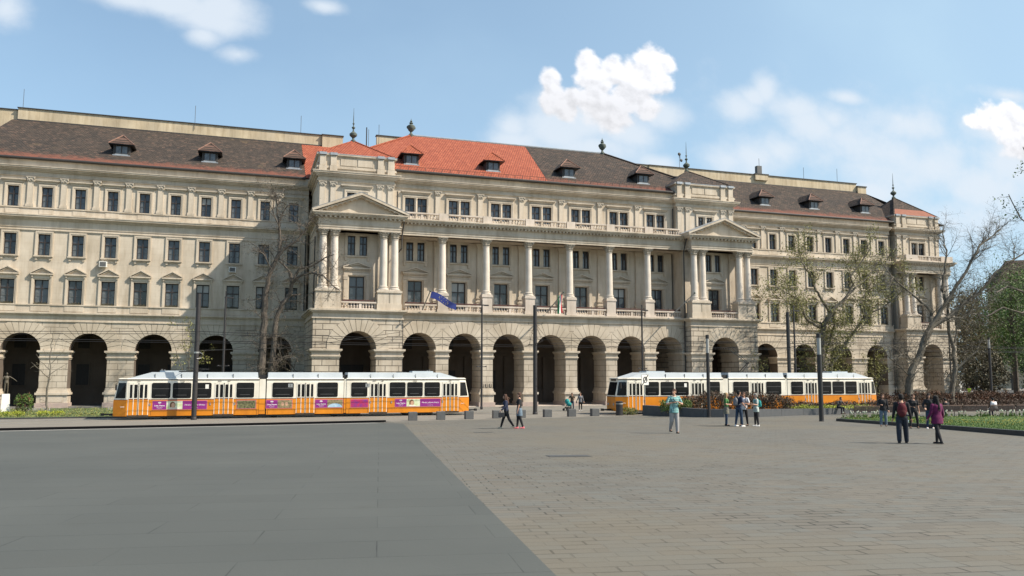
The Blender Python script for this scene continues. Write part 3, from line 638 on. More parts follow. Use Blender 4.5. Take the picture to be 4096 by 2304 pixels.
# entablature carried by the columns
cornice(cw, 14.6, 47.4, YA, YA+.9, [(17.36, 17.58, .02), (17.58, 17.80, .07), (17.80, 17.90, .13), (17.90, 18.40, .03), (18.40, 18.50, .14), (18.62, 18.74, .50), (18.74, 18.86, .62), (18.86, 18.96, .70)], 0, 0, 2)
cw.box(14.6, 47.4, YA-.1, YL, 18.50, 18.62, 2); cw.box(14.6, 47.4, YA+.9, YL, 18.86, 18.97, 5)
for i in range(82): x = 14.9+i*.398; cw.box(x-.09, x+.09, YA-.42, YA-.1, 18.46, 18.615, 2)
cornice(cw, 14.4, 47.6, YL, YL+.3, [(22.86, 22.95, .12), (22.97, 23.10, .08), (23.36, 23.48, .22), (23.48, 23.62, .40), (23.62, 23.76, .56), (23.76, 23.82, .62), (23.82, 24.54, .05), (24.46, 24.6, .12)], 0, 0, 2)
vm = MB()
for a in arches: vouss(vm, a[0], a[1], 5.68, 3.0, YA, 8.70, 13, lim=2.355)
pr = [14.7]+[a[0]+s*1.72 for a in arches for s in (-1, 1)]+[47.3]
for k in range(0, len(pr), 2):
    e0, e1 = (k > 0), (k < len(pr)-2)
    impost(cw, pr[k], pr[k+1], YA, 3.3, 5.68, 2, e0, e1); plinth(cw, pr[k], pr[k+1], YA, 3.3, e0, e1, 2, 4)
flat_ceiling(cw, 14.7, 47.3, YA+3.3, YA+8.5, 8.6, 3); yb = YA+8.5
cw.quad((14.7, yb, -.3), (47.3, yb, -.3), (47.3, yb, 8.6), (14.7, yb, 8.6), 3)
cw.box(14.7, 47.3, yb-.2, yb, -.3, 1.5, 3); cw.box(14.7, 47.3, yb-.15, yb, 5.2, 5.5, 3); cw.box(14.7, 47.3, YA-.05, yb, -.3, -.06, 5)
for x in CX:
    cw.box(x-2.6, x-2.15, yb-.35, yb, -.3, 5.2, 3); inner_open(x+.3, yb-.06, -.1, 3.6, 1.7); inner_open(x+.3, yb-.06, 6.0, 7.6, 1.2)
cw.box(12.9, 49.1, YA-.55, YA-.1, -.3, -.13, 4)
part('wall', cw, ['stucco', 'ashlar', 'plain', 'inner', 'pink', 'ped', 'ashlar'], label='central wall with seven arches below a columned loggia')
part('voussoir_rings', vm, ['vous', 'joint'])
for i, x in enumerate(CX):
    window('L1', x, YL, 10.08); window('L2', x, YL, 15.11); window('T', x, YL, 19.92)
    if i < 6:
        xc = x+2.375; column(xc, YA+.42)
        p = MB(); p.box(xc-.62, xc+.62, YA-.20, YA+1.0, 9.55, 9.85); p.box(xc-.53, xc+.53, YA-.12, YA+.92, 9.85, 11.22); p.box(xc-.60, xc+.60, YA-.18, YA+.98, 11.22, 11.42)
        part('pedestal', p, 'ped')
        p = MB(); p.box(xc-.42, xc+.42, YL-.24, YL+.02, 9.56, 10.9); p.box(xc-.5, xc+.5, YL-.3, YL+.02, 10.9, 11.06); p.box(xc-.44, xc+.44, YL-.24, YL+.02, 11.3, 11.6); p.box(xc-.34, xc+.34, YL-.16, YL+.02, 11.06, 16.7)
        p.prism([(xc-.34, 16.7), (xc+.34, 16.7), (xc+.46, 17.3), (xc-.46, 17.3)], YL-.26, YL+.02); part('wall_pilaster', p, 'plain')
        pilaster(xc, YL, 19.72-.02); balustrade_p = MB()
        balustrade_p.box(xc-.5, xc+.5, YA-.15, YA+.22, 18.98, 19.80); part('pedestal', balustrade_p, 'ped')
edges = [14.75]+[x+2.375 for x in CX[:6]]+[47.25]
for k in range(7):
    a, b = edges[k]+(.55 if k else .35), edges[k+1]-(.55 if k < 6 else .35)
    balustrade(a+.08, b-.08, YA-.08, 9.55, .76); balustrade(a, b, YA-.1, 18.97, .80)
    fb = MB(); fb.box(a+.15, b-.15, YA+.02, YA+.30, 10.36, 10.50)
    for q in range(3): x = a+.3+q*(b-a-.6)/2; fb.tube([(x, YA, 10.3), (x, YA-.1, 10.45), (x, YA-.02, 10.6), (x+.08, YA-.02, 10.56)], .022, 5, 1)
    part('flower_box', fb, ['redbox', 'black'])
for i in range(8):    # ends of loggia
    pass
# iron spikes at column feet are left to the small details below

# ---- pavilions
def pavilion(xc, yf, ym, yu, yback, ped=True, cc=None):
    x0, x1 = xc-4.33, xc+4.33; w = MB(); zs = 5.62; vm = MB()
    fwall(w, x0, x1, -.3, 8.60, yf, 3.6, (), [(xc, 1.77, -.3, zs)], 1, 6, back=True)
    w.quad((x0, yf, -.3), (x0, yback, -.3), (x0, yback, 9.4), (x0, yf, 9.4), 1); w.quad((x1, yf, -.3), (x1, yback, -.3), (x1, yback, 9.4), (x1, yf, 9.4), 1)
    vouss(vm, xc, 1.77, zs, 3.05, yf, 8.58, 15, .06)
    impost(w, x0, xc-1.77, yf, 3.6, zs, 2, 1, 1); impost(w, xc+1.77, x1, yf, 3.6, zs, 2, 1, 1)
    plinth(w, x0, xc-1.77, yf, 3.6, 1, 1, 2, 4); plinth(w, xc+1.77, x1, yf, 3.6, 1, 1, 2, 4)
    cornice(w, x0, x1, yf, yback, [(8.58, 8.70, .12), (8.70, 8.80, .06), (8.80, 9.12, .03), (9.12, 9.22, .16), (9.22, 9.34, .32), (9.34, 9.50, .46)], 1, 1, 2)
    flat_ceiling(w, x0, x1, yf+3.6, yback, 8.5, 3); w.quad((x0, yf+8.5, -.3), (x1, yf+8.5, -.3), (x1, yf+8.5, 8.5), (x0, yf+8.5, 8.5), 3); w.box(x0, x1, yf-.05, yf+8.5, -.3, -.07, 5)
    inner_open(xc+.5, yf+8.4, -.1, 4.2, 2.4)
    # middle storeys behind the columns
    m0, m1 = xc-4.05, xc+4.05
    fwall(w, m0, m1, 9.5, 17.42, ym, .32, [(xc-.76, xc+.76, 10.08, 12.98), (xc-.98, xc+.98, 15.11, 17.09)], (), 0, 2)
    for xx in (m0, m1): w.quad((xx, ym, 9.5), (xx, yback, 9.5), (xx, yback, 19), (xx, ym, 19), 0)
    for s in (-1, 1):
        for o in (2.42, 3.52):
            w.box(xc+s*o-.34, xc+s*o+.34, ym-.16, ym+.02, 11.2, 16.7, 2); w.box(xc+s*o-.43, xc+s*o+.43, ym-.24, ym+.02, 16.7, 17.3, 2); w.box(xc+s*o-.42, xc+s*o+.42, ym-.22, ym+.02, 9.5, 11.2, 2)
    fl = 17.36
    w.box(m0-.1, m1+.1, yf+.75, ym+.3, fl, fl+.2, 2)
    e = [(17.36, 17.58, .02), (17.58, 17.80, .07), (17.80, 17.90, .13), (17.90, 18.40, .03), (18.40, 18.50, .14), (18.50, 18.62, .10), (18.62, 18.74, .50), (18.74, 18.86, .62), (18.86, 18.96, .70)]
    cornice(w, xc-4.0, xc+4.0, yf+.1, yback-.01, e, 1, 1, 2)
    for i in range(20):
        x = xc-4.28+i*.45
        w.box(x-.10, x+.10, yf-.30, yf, 18.46, 18.615, 2)
    if ped:
        hw, rise, za = 4.62, 1.95, 18.96
        for s in (-1, 1):
            w.prism([(xc+s*hw*1.01, za), (xc+s*hw*1.03, za+.20), (xc, za+rise+.12), (xc, za+rise-.14)], yf-.62, yu+.1, 2)
            w.prism([(xc+s*(hw-.5), za+.01), (xc+s*(hw-.5), za+.12), (xc, za+rise-.16), (xc, za+rise-.30)], yf-.40, yf+.2, 2)
            for i in range(1, 9):
                t = i/9; x = xc+s*(hw-.35)*(1-t); z = za+t*(rise-.25)
                w.box(x-.09, x+.09, yf-.36, yf+.1, z-.14, z+.06, 2)
        w.prism([(xc-hw+.3, za), (xc+hw-.3, za), (xc, za+rise-.25)], yf+.08, yf+.3, 0)
        for s in (-1, 1): w.prism([(xc+s*hw*1.03, za+.21), (xc+s*hw*1.03, za+.24), (xc, za+rise+.165), (xc, za+rise+.125)], yf-.64, yu-.01, 8)
    # upper storey and attic
    u0, u1 = xc-3.9, xc+3.9
    fwall(w, u0, u1, 18.9, 25.7, yu, .32, [(xc-.98, xc+.98, 20.70, 21.85)] if ped else [(xc-1.18, xc+1.18, 19.92, 21.87)], (), 0, 2)
    for xx in (u0, u1): w.quad((xx, yu, 18.9), (xx, yu+8, 18.9), (xx, yu+8, 25.7), (xx, yu, 25.7), 0)
    cornice(w, u0, u1, yu, yu+8, [(22.92, 23.02, .12), (23.05, 23.18, .08), (23.40, 23.52, .22), (23.52, 23.66, .40), (23.66, 23.82, .58), (23.82, 23.90, .64), (23.90, 24.22, .10), (24.22, 24.40, .20), (24.40, 24.50, .10), (25.52, 25.60, .12), (25.60, 25.74, .22)], 1, 1, 2)
    w.box(u0-.24, u1+.24, yu-.24, yu+8.2, 25.74, 25.80, 8)
    for s in (-1, 1):
        for o in (2.42, 3.50):
            x = xc+s*o; w.box(x-.30, x+.30, yu-.22, yu+.02, 24.50, 25.52, 2); w.box(x-.38, x+.38, yu-.32, yu+.02, 23.92, 24.46, 2); w.box(x-.36, x+.36, yu-.34, yu+.1, 25.60, 25.86, 8)
    w.box(xc-1.7, xc-.06, yu-.06, yu+.02, 24.62, 25.36, 2); w.box(xc+.06, xc+1.7, yu-.06, yu+.02, 24.62, 25.36, 2)
    part('wall', w, ['stucco', 'rust', 'plain', 'inner', 'pink', 'ped', 'rust', 'joint', 'zinc'], label='projecting pavilion wall with rusticated arch')
    part('voussoir_rings', vm, ['vous', 'joint'])
    window('L1', xc, ym, 10.08); window('L2', xc, ym, 15.11); window('TP' if ped else 'T', xc, yu, 20.70 if ped else 19.92)
    for s in (-1, 1):
        for o in (2.42, 3.52): column(xc+s*o, yf+.52); pilaster(xc+s*o*.99, yu, 19.98-.2)
        p = MB(); a, b = xc+s*2.98-1.18, xc+s*2.98+1.18
        p.box(a-.06, b+.06, yf-.14, yf+1.2, 9.50, 10.1); p.box(a, b, yf-.08, yf+1.14, 10.1, 11.22); p.box(a-.08, b+.08, yf-.18, yf+1.24, 11.22, 11.42); p.box(xc+s*2.98-.07, xc+s*2.98+.07, yf-.085, yf, 10.2, 11.16, 1)
        part('pedestal', p, ['plain', 'joint'])
        fb = p
    balustrade(xc-1.74, xc+1.74, yf+.02, 9.50, .78)
    f2 = MB(); f2.box(xc-1.6, xc+1.6, yf+.10, yf+.36, 10.32, 10.46); part('flower_box', f2, 'redbox')
    if not ped:
        balustrade(xc-2.0, xc+2.0, yf-.3, 18.97, .8)
        for s in (-1, 1):
            p = MB(); p.box(xc+s*3.1-1.05, xc+s*3.1+1.05, yf-.35, yf+.1, 18.96, 19.80); part('pedestal', p, 'ped')
pavilion(10.4, 79.4, 81.5, 83.0, 91.0)
pavilion(51.6, 79.4, 81.5, 83.0, 91.0)
pavilion(90.8, 88.6, 90.5, 90.3, 97.5, False)
pavilion(-28.8, 88.6, 90.5, 90.3, 97.5, False)
part('arcade_window', IW, ['door', 'inner', 'frame'])['kind'] = 'stuff'
# rear and side closure of the long block
hull = MB(); hull.box(-33, 95, 104, 104.5, -.3, 24.6); hull.box(-33, -32.6, 90.6, 104, -.3, 24.6); hull.box(94.7, 95.1, 92, 104, -.3, 24.6)
part('rear_wall', hull, 'plain')

# ---- roofs
E0 = 90.25; ZR0 = 24.74
def rz(y, y0=E0, z0=ZR0, m=.648): return z0+m*(y-y0)
def roofpoly(name, polys, mat_, label=None):
    m = MB()
    for p in polys: m.add(p, [tuple(range(len(p)))])
    o = part(name, m, mat_, None); 
    if label: o['label'] = label
    return o
yr = 100.4; zr = rz(yr)
roofpoly('roof', [[(-27.5, E0, ZR0), (5.7, E0, ZR0), (5.7, yr, zr), (-25.5, yr, zr)]], 'tile_old', 'old dark brown tile roof of the left wing')
roofpoly('roof', [[(5.72, E0, ZR0), (14.5, E0, ZR0), (14.5, yr, zr), (5.72, yr, zr)]], 'tile_new', 'narrow bright orange tile strip beside the left wing roof')
roofpoly('roof', [[(48, E0, ZR0), (86.8, E0, ZR0), (91.0, 94.6, rz(94.6)), (91.0, yr, zr), (48, yr, zr)]], 'tile_old', 'old brown tile roof of the right wing')
roofpoly('roof', [[(91.0, yr, zr), (96, 90.3, ZR0), (96, 104, ZR0)]], 'tile_old_side')
# centre hipped roof
ye, ze, yc_, zc_ = 83.25, 24.68, 95.0, 32.08
def rc(x, y): return (x, y, ze+(y-ye)*(zc_-ze)/(yc_-ye))
roofpoly('roof', [[rc(6.5, ye), rc(31.7, ye), rc(33.0, yc_), rc(18.3, yc_)]], 'tile_new', 'bright orange new tile part of the central roof')
roofpoly('roof', [[rc(31.72, ye), rc(55.5, ye), rc(43.8, yc_), rc(33.02, yc_)]], 'tile_old', 'old brown tile part of the central roof')
roofpoly('roof', [[(6.5, ye, ze), (18.3, yc_, zc_), (6.5, 106.8, ze)]], 'tile_new_side'); roofpoly('roof', [[(55.5, ye, ze), (43.8, yc_, zc_), (55.5, 106.8, ze)]], 'tile_old_side')
roofpoly('roof', [[(6.5, 106.8, ze), (55.5, 106.8, ze), (43.8, yc_, zc_), (18.3, yc_, zc_)]], 'tile_old')
for xc, yu, mo, ms in ((10.4, 83.0, 'tile_new', 'tile_new_side'), (51.6, 83.0, 'tile_old', 'tile_old_side'), (90.8, 90.3, 'tile_old', 'tile_old_side'), (-28.8, 90.3, 'tile_old', 'tile_old_side')):
    a, b, c, d = (xc-4.0, yu-.1, 25.82), (xc+4.0, yu-.1, 25.82), (xc+4.0, yu+8.1, 25.82), (xc-4.0, yu+8.1, 25.82); ap = (xc, yu+4, 28.45)
    if xc > 80: ap = (xc, yu+4, 29.3)
    roofpoly('pavilion_roof', [[a, b, ap], [c, d, ap]], mo); roofpoly('pavilion_roof', [[b, c, ap], [d, a, ap]], ms)
    if xc > 80:
        t = .32; p = lambda q: tuple(q[i]+(ap[i]-q[i])*t for i in range(3)); up = lambda q: (q[0], q[1]-.02, q[2]+.02)
        roofpoly('roof_band', [[up(a), up(b), up(p(b)), up(p(a))]], 'tile_band', 'orange tile band at the foot of the corner roof')
    rd = MB()
    for q in (a, b): rd.tube([q, ap], .10, 6)
    part('ridge_tiles', rd, mo)
rd = MB()
rd.tube([(6.5, ye, ze+.05), (18.3, yc_, zc_+.05)], .13, 6, 0); rd.tube([(43.8, yc_, zc_+.05), (55.5, ye, ze+.05)], .13, 6, 1); rd.tube([(18.3, yc_, zc_+.04), (33, yc_, zc_+.04)], .12, 6, 2); rd.tube([(33, yc_, zc_+.04), (43.8, yc_, zc_+.04)], .12, 6, 2)
part('ridge_tiles', rd, ['tile_new', 'tile_old', 'zinc'])
g = MB()
for x0, x1, y, z in ((-27.5, 5.7, E0-.1, ZR0-.06), (55.9, 86.6, E0-.1, ZR0-.06), (14.4, 47.6, ye-.1, ze-.04)):
    g.tube([(x0, y, z), (x1, y, z)], .13, 8); g.box(x0, x1, y+.05, y+.4, z-.12, z-.02)
n = 0
for i in range(36): x = 15+i*.92; g.tube([(x, ye+.45, ze+.28), (x, ye+.45, ze+.62)], .025, 4)
g.tube([(14.6, ye+.45, ze+.60), (47.4, ye+.45, ze+.60)], .02, 4)
part('gutter', g, 'gutter')
# set-back parapet walls behind the wing roofs
pw = MB()
def parapet(x0, x1, z1=32.7):
    pw.box(x0, x1, yr+.1, yr+.6, 24, z1); pw.box(x0-.08, x1+.08, yr-.02, yr+.72, z1, z1+.10, 1); pw.box(x0, x1, yr-.05, yr+.12, zr-.05, zr+.10, 1)
parapet(-25.0, 8.2); pw.box(8.2, 10.7, yr-.2, yr+3, 24, 32.7); pw.box(8.1, 10.8, yr-.32, yr+3.1, 32.7, 32.8, 1)
pw.box(-27.6, -25.0, yr+.4, yr+3, 24, 32.5); pw.box(-27.7, -25.0, yr+.3, yr+3.1, 32.5, 32.62, 1)
part('parapet', pw, ['parapet', 'gutter']); pw = MB()
parapet(53.6, 89.6); pw.box(51.0, 53.6, yr+.2, yr+3, 24, 32.7); pw.box(50.9, 53.7, yr+.1, yr+3.1, 32.7, 32.8, 1); pw.box(89.6, 91.2, yr-.2, yr+2, 24, 32.2); pw.box(89.5, 91.3, yr-.3, yr+2.1, 32.2, 32.35, 1)
part('parapet', pw, ['parapet', 'gutter']); pw = MB(); pw.box(14.6, 18.0, 98, 98.6, 26, 32.6); pw.box(14.5, 18.1, 97.9, 98.7, 32.6, 32.7, 1); part('parapet', pw, ['parapet', 'gutter']); pw = MB()
pw.box(71.0, 73.2, yr-.25, yr+.1, 31.9, 32.75); pw.box(70.9, 73.3, yr-.33, yr+.1, 32.75, 32.86, 1)
part('chimney_base', pw, ['parapet', 'gutter'])
ch = MB(); ch.box(71.6, 72.4, yr+.1, yr+.7, 32.8, 34.15); part('chimney', ch, 'granite')
ant = MB()
for x, y, z0, h in ((-24.6, 100.7, 32.7, 2.3), (-6.6, 100.4, 32.0, 2.9), (5.6, 100.6, 32.0, 3.0), (14.7, 97.0, 30.5, 3.2), (14.0, 101, 32, 2.2), (80.0, 100.7, 32.7, 1.9), (86.2, 100.7, 32.7, 2.2), (72.0, 100.6, 34.1, 1.2), (58.6, 100.7, 32.7, 1.6)):
    am = MB(); am.tube([(x, y, z0), (x, y, z0+h)], .028, 4); part('lightning_rod', am, 'gutter')
ant.tube([(58.6, 100.7, 34.3), (58.6, 100.7, 34.9)], .05, 5); ant.ball((58.6, 100.7, 34.8), (.25, .1, .25)); ant.ball((58.9, 100.7, 33.9), (.22, .1, .22)); ant.tube([(58.7, 100.7, 34.8), (58.75, 100.7, 33.9), (58.9, 100.7, 33.9)], .03, 4)
part('antenna', ant, 'gutter')
am = MB(); am.tube([(13.2, 97, 30), (13.2, 97, 33.2)], .07, 6); part('vent_pipe', am, 'gutter')
# finials
fm = MB()
fm.lathe(0, 0, [(.30, -.25), (.34, 0), (.22, .1), (.13, .28), (.12, .38), (.36, .62), (.50, .95), (.46, 1.15), (.26, 1.28), (.14, 1.38), (.24, 1.48), (.24, 1.54), (.09, 1.62), (.15, 1.75), (.05, 1.85), (.02, 2.05)], 12)
fm.ball((.42, 0, .95), (.14, .10, .2)); fm.ball((-.42, 0, .95), (.14, .1, .2))
fs = MB()
fs.lathe(0, 0, [(.26, -.25), (.28, 0), (.14, .12), (.12, .3), (.40, .55), (.42, .75), (.22, .95), (.09, 1.05), (.08, 1.3), (.19, 1.42), (.19, 1.5), (.06, 1.6), (.05, 1.8), (.13, 1.9), (.05, 2.0), (.045, 2.3), (.012, 3.7)], 10)
F1, F2 = fm.mesh('finial', 'verdi', True), fs.mesh('finial', 'verdi', True)
for x, y, z in ((18.3, 95, 32.15), (43.8, 95, 32.15)): link('finial', F1, BR, Vector((x, y, z))-BR.location)
for x, y, z in ((10.4, 87.0, 28.5), (51.6, 87.0, 28.5), (90.8, 94.3, 29.35), (-28.8, 94.3, 28.5)): link('finial', F2, BR, Vector((x, y, z))-BR.location)
# dormers
def dormer_mesh(tile, tside, paint):
    b = MB(); b.box(-.80, .80, 0, 2.4, -.1, 1.22, 0); b.box(-.86, .86, -.12, .06, -.16, .02, 1); b.box(-.80, -.68, -.03, .03, 0, 1.0, 0)
    body = b.mesh('dormer', [paint, 'zinc'])
    r = MB(); z0, z1 = 1.12, 2.30
    r.add([(-1.25, -.55, z0), (1.25, -.55, z0), (0, .55, z1)], [(0, 1, 2)], 0)
    r.add([(1.25, -.55, z0), (1.25, 2.6, z0), (0, 3.1, z1), (0, .55, z1)], [(0, 1, 2, 3)], 1); r.add([(-1.25, -.55, z0), (-1.25, 2.6, z0), (0, 3.1, z1), (0, .55, z1)], [(0, 1, 2, 3)], 1)
    r.box(-1.22, 1.22, -.5, 2.6, z0-.07, z0-.01, 2)
    r.tube([(-1.25, -.55, z0), (0, .55, z1+.03)], .07, 5, 3); r.tube([(1.25, -.55, z0), (0, .55, z1+.03)], .07, 5, 3)
    rf = r.mesh('dormer_roof', [tile, tside, 'black', 'pinkridge' if tile == 'tile_old_side' else tile])
    w = MB(); w.box(-.62, .62, -.05, -.01, .12, 1.04, 0)
    for a, b_ in ((-.54, -.06), (.06, .54)): w.box(a, b_, -.07, -.052, .18, .96, 1)
    w.box(-.64, .64, -.09, -.0, .02, .12, 2)
    return body, rf, w.mesh('dormer_window', ['frame', 'curt', 'zinc'])
M['pinkridge'] = mat('faded_ridge_tile', (.26, .14, .10), .9, (.16, .10, .08), 4, 4)
D_old = dormer_mesh('tile_old_side', 'tile_old_side', 'gutter'); D_new = dormer_mesh('tile_new', 'tile_new_side', 'gutter')
def dormer(dm, x, y, z):
    o = link('dormer', dm[0], BR, Vector((x, y, z))-BR.location); link('dormer_roof', dm[1], o); link('dormer_window', dm[2], o)
for x in (-13.2, -4.4, 4.55): dormer(D_old, x, 92.6, rz(92.6))
for x in (67.0, 75.1, 83.9): dormer(D_old, x, 92.6, rz(92.6))
for x, d in ((16.5, D_new), (25.8, D_new), (35.0, D_old), (44.6, D_old)): dormer(d, x, 85.2, rc(0, 85.2)[2])
# downpipes
dp = MB()
for pts in ([(6.3, 82.5, 9.6), (6.3, 82.5, 17)], [(14.95, 80.55, 0), (14.95, 80.55, 9.0)], [(47.1, 80.5, 0), (47.1, 80.5, 9.4)], [(47.1, 80.4, 9.5), (47.1, 80.4, 17.2), (47.3, 80.0, 18.6)], [(14.9, 80.2, 18.6), (14.75, 80.5, 17.3), (14.75, 80.5, 15.9), (14.4, 81, 15.5)],
            [(85.7, 90.3, 0), (85.7, 90.3, 8.2)], [(85.7, 90.3, 9.9), (85.7, 90.3, 18.4)], [(85.7, 90.3, 19), (85.7, 90.3, 22.8)], [(47.45, 83.35, 19), (47.45, 83.35, 22.7)], [(14.7, 83.3, 19), (14.7, 83.3, 22.4)], [(5.9, 90.35, 10), (5.9, 90.35, 18.3)]):
    dp.tube(pts, .07, 6)
part('downpipe', dp, 'gutter')
# air conditioners under two windows, plaques on a pier
for x, z in ((-14.0, 14.25), (-1.6, 14.2)):
    a = MB(); a.box(-.35, .35, -.42, 0, -.28, .28); a.box(-.28, .28, -.44, -.42, -.22, .22, 1)
    o = link('air_conditioner', a.mesh('air_conditioner', ['white', 'granite']), BR, Vector((x, YW-.1, z))-BR.location)
for i in range(3):
    a = MB(); a.box(-.13, .13, -.04, 0, -.16, .16); a.box(-.09, .09, -.05, -.04, -.12, .12, 1)
    link('wall_plaque', a.mesh('wall_plaque', ['frame', 'ashlar']), BR, Vector((CX[2]-2.375-.42+i*.42, YA, 2.05))-BR.location)

# ------------------------------------------------------------------ trams
def rrect(x0, x1, z0, z1, r=.12, n=4):
    pts = []
    for cx, cz, a0 in ((x1-r, z1-r, 0), (x0+r, z1-r, 90), (x0+r, z0+r, 180), (x1-r, z0+r, 270)):
        for k in range(n+1): a = math.radians(a0+90*k/n); pts.append((cx+r*math.cos(a), cz+r*math.sin(a)))
    return pts
TL = 27.5
def mirx(x, m): return TL-x if m else x
def loft2(mb, pa, za, pb, zb, mi, cap=False):
    n = len(pa); mb.add([(x, y, za) for x, y in pa]+[(x, y, zb) for x, y in pb], [(i, (i+1) % n, (i+1) % n+n, i+n) for i in range(n)]+([tuple(range(n, 2*n))] if cap else []), mi)
def car_shell(kind):
    """kind 0: end car with a tapered nose at low x; 1: middle car"""
    b = MB()
    def plan(fx, inset=0):
        if kind == 0: return [(fx, .42+inset), (1.12, inset), (10.42, inset), (10.42, 2.5-inset), (1.12, 2.5-inset), (fx, 2.08-inset)]
        return [(10.98, inset), (16.86, inset), (16.86, 2.5-inset), (10.98, 2.5-inset)]
    lv = [(.26, .22, .0, 0), (.42, .20, 0, 0), (1.36, .20, 0, 0), (1.44, .21, 0, 2), (1.49, .22, 0, 1), (2.72, .47, 0, 1), (2.86, .50, .02, 1), (2.92, .46, -.03, 3), (2.98, .46, -.03, 1), (3.06, .55, .12, 1)]
    for i in range(len(lv)-1):
        za, fa, ia, _ = lv[i]; zb, fb, ib, mi = lv[i+1][0], lv[i+1][1], lv[i+1][2], lv[i][3]
        loft2(b, plan(fa, ia), za, plan(fb, ib), zb, mi, i == len(lv)-2)
    lo = plan(.22); b.add([(x, y, .26) for x, y in lo], [tuple(range(len(lo)))], 3)
    return b
def end_face(b, y0, y1, za, zb, xa, xb, mi, off=-.015):    # panel lying on the sloping front
    b.quad((xa+off, y0, za), (xa+off, y1, za), (xb+off, y1, zb), (xb+off, y0, zb), mi)
_tm = {}
def tram_meshes():
    c = _tm
    c['shell0'] = car_shell(0).mesh('car_body', ['orange', 'tramwhite', 'maroon', 'black']); c['shell1'] = car_shell(1).mesh('car_body', ['orange', 'tramwhite', 'maroon', 'black'])
    def pane(w, rail=True):
        m = MB(); m.prism(rrect(-w/2-.05, w/2+.05, -.05, 1.20, .16), -.012, .01, 0); m.prism(rrect(-w/2, w/2, 0, 1.15, .13), -.020, -.013, 1)
        if rail: m.box(-w/2+.06, w/2-.06, -.024, -.021, .70, .725, 2); m.box(-w/2+.25, w/2-.3, -.024, -.021, .22, .245, 2)
        return m.mesh('window', ['tramwhite', 'tglass', 'granite'])
    c['w135'] = pane(1.30); c['w160'] = pane(1.60); c['wcurt'] = pane(1.30)
    d = MB(); W = 1.30
    d.box(-W/2-.05, W/2+.05, -.008, .01, .0, 2.44, 4)
    d.box(-W/2, W/2, -.02, -.009, .04, 1.18, 0); d.box(-W/2, W/2, -.02, -.009, 1.24, 2.40, 1); d.box(-W/2, W/2, -.024, -.02, 1.18, 1.24, 2)
    for x in (-.33, .33):
        d.box(x-.025, x+.025, -.035, -.02, .06, 2.40, 1)
    d.box(-.02, .02, -.032, -.02, .04, 2.40, 3); d.box(-.055, -.03, -.034, -.02, .06, 2.40, 1); d.box(.03, .055, -.034, -.02, .06, 2.40, 1)
    d.box(-W/2-.08, W/2+.08, -.03, .01, -.10, .04, 5)
    c['door'] = d.mesh('door', ['orange', 'tramwhite', 'maroon', 'black', 'tramwhite', 'soil'])
    dw = MB()
    for x in (-.50, -.19, .19, .50):
        w_ = .22 if abs(x) < .3 else .17; dw.prism(rrect(x-w_/2, x+w_/2, 1.30, 2.28, .04, 2), -.030, -.021, 0)
    c['doorglass'] = dw.mesh('door_window', 'tglass')
    r = MB()
    def fair(x0, x1, x2, x3, b):   # roof fairing with optional sloping ends
        r_ = MB()
        for yy, s in ((.10, 1), (2.40, -1)):
            y2 = yy+.10*s
            r_.add([(x0, yy, 3.03), (x3, yy, 3.03), (x2, y2, 3.50), (x1, y2, 3.50)], [(0, 1, 2, 3)], 0)
            n = max(3, round((x3-x0)/2.0))
            for k in range(1, n):
                x = x0+(x3-x0)*k/n; r_.box(x-.018, x+.018, min(yy, y2)-.004 if s > 0 else yy-.004, yy+.05 if s > 0 else yy+.008, 3.04, 3.38, 1)
        r_.add([(x1, .2, 3.50), (x2, .2, 3.50), (x2, 2.3, 3.50), (x1, 2.3, 3.50)], [(0, 1, 2, 3)], 0)
        r_.add([(x0, .1, 3.03), (x1, .2, 3.50), (x1, 2.3, 3.50), (x0, 2.4, 3.03)], [(0, 1, 2, 3)], 0); r_.add([(x3, .1, 3.03), (x2, .2, 3.50), (x2, 2.3, 3.50), (x3, 2.4, 3.03)], [(0, 1, 2, 3)], 0)
        return r_.mesh('roof_fairing', ['tramroof', 'granite'])
    c['fairA'] = fair(1.15, 2.75, 10.30, 10.34, 0); c['fairB'] = fair(11.04, 11.08, 16.74, 16.78, 0)
    ts = MB(); ts.box(3.25, 5.0, .6, 1.9, 3.50, 3.62, 0); ts.box(3.3, 3.42, .8, 1.0, 3.62, 3.74, 1); ts.box(3.5, 3.6, .8, 1.0, 3.62, 3.70, 1); ts.box(5.5, 6.1, .5, 2.0, 3.50, 3.54, 1)
    c['roofbox'] = ts.mesh('roof_equipment', ['tramroof', 'granite'])
    n = MB()      # cab glass on the tapered corners and the front
    def cor(s0, s1, z0, z1, mi, off):
        for side in (0, 1):
            pts = []
            for s, z in ((s0, z0), (s1, z0), (s1, z1), (s0, z1)):
                fx = .22+(z-1.49)*.25/1.23; x = fx+(1.12-fx)*s; y = .42*(1-s)
                dx, dy = -.42, -(1.12-fx); l = math.hypot(dx, dy); x += dx/l*off; y += dy/l*off
                pts.append((x, y if side == 0 else 2.5-y, z))
            n.add(pts, [(0, 1, 2, 3)], mi)
    cor(.10, .92, 1.58, 2.70, 0, .012)
    for y0, y1 in ((.52, 1.98),): n.quad((.235-.02, y0, 1.58), (.235-.02, y1, 1.58), (.47-.025, y1, 2.68), (.47-.025, y0, 2.68), 0)
    c['cabglass'] = n.mesh('cab_window', 'tglass')
    k = MB(); 
    for y in (.62, 1.88): k.ball((.19, y, .80), (.05, .11, .11), 10, 8, 0)
    c['lamp'] = None
    h = MB(); h.ball((0, 0, 0), (.05, .11, .11), 10, 8); c['head'] = h.mesh('headlight', 'lampglass', True)
    u = MB()
    u.box(-.1, 2.2, .25, 2.25, .05, .26, 0)
    c['bogie'] = None
    bg = MB(); bg.box(-1.15, 1.15, .18, 2.32, .12, .30, 0); bg.box(-1.3, 1.3, .28, 2.22, .26, .34, 0)
    c['bogie'] = bg.mesh('bogie', 'black')
    wl = MB()
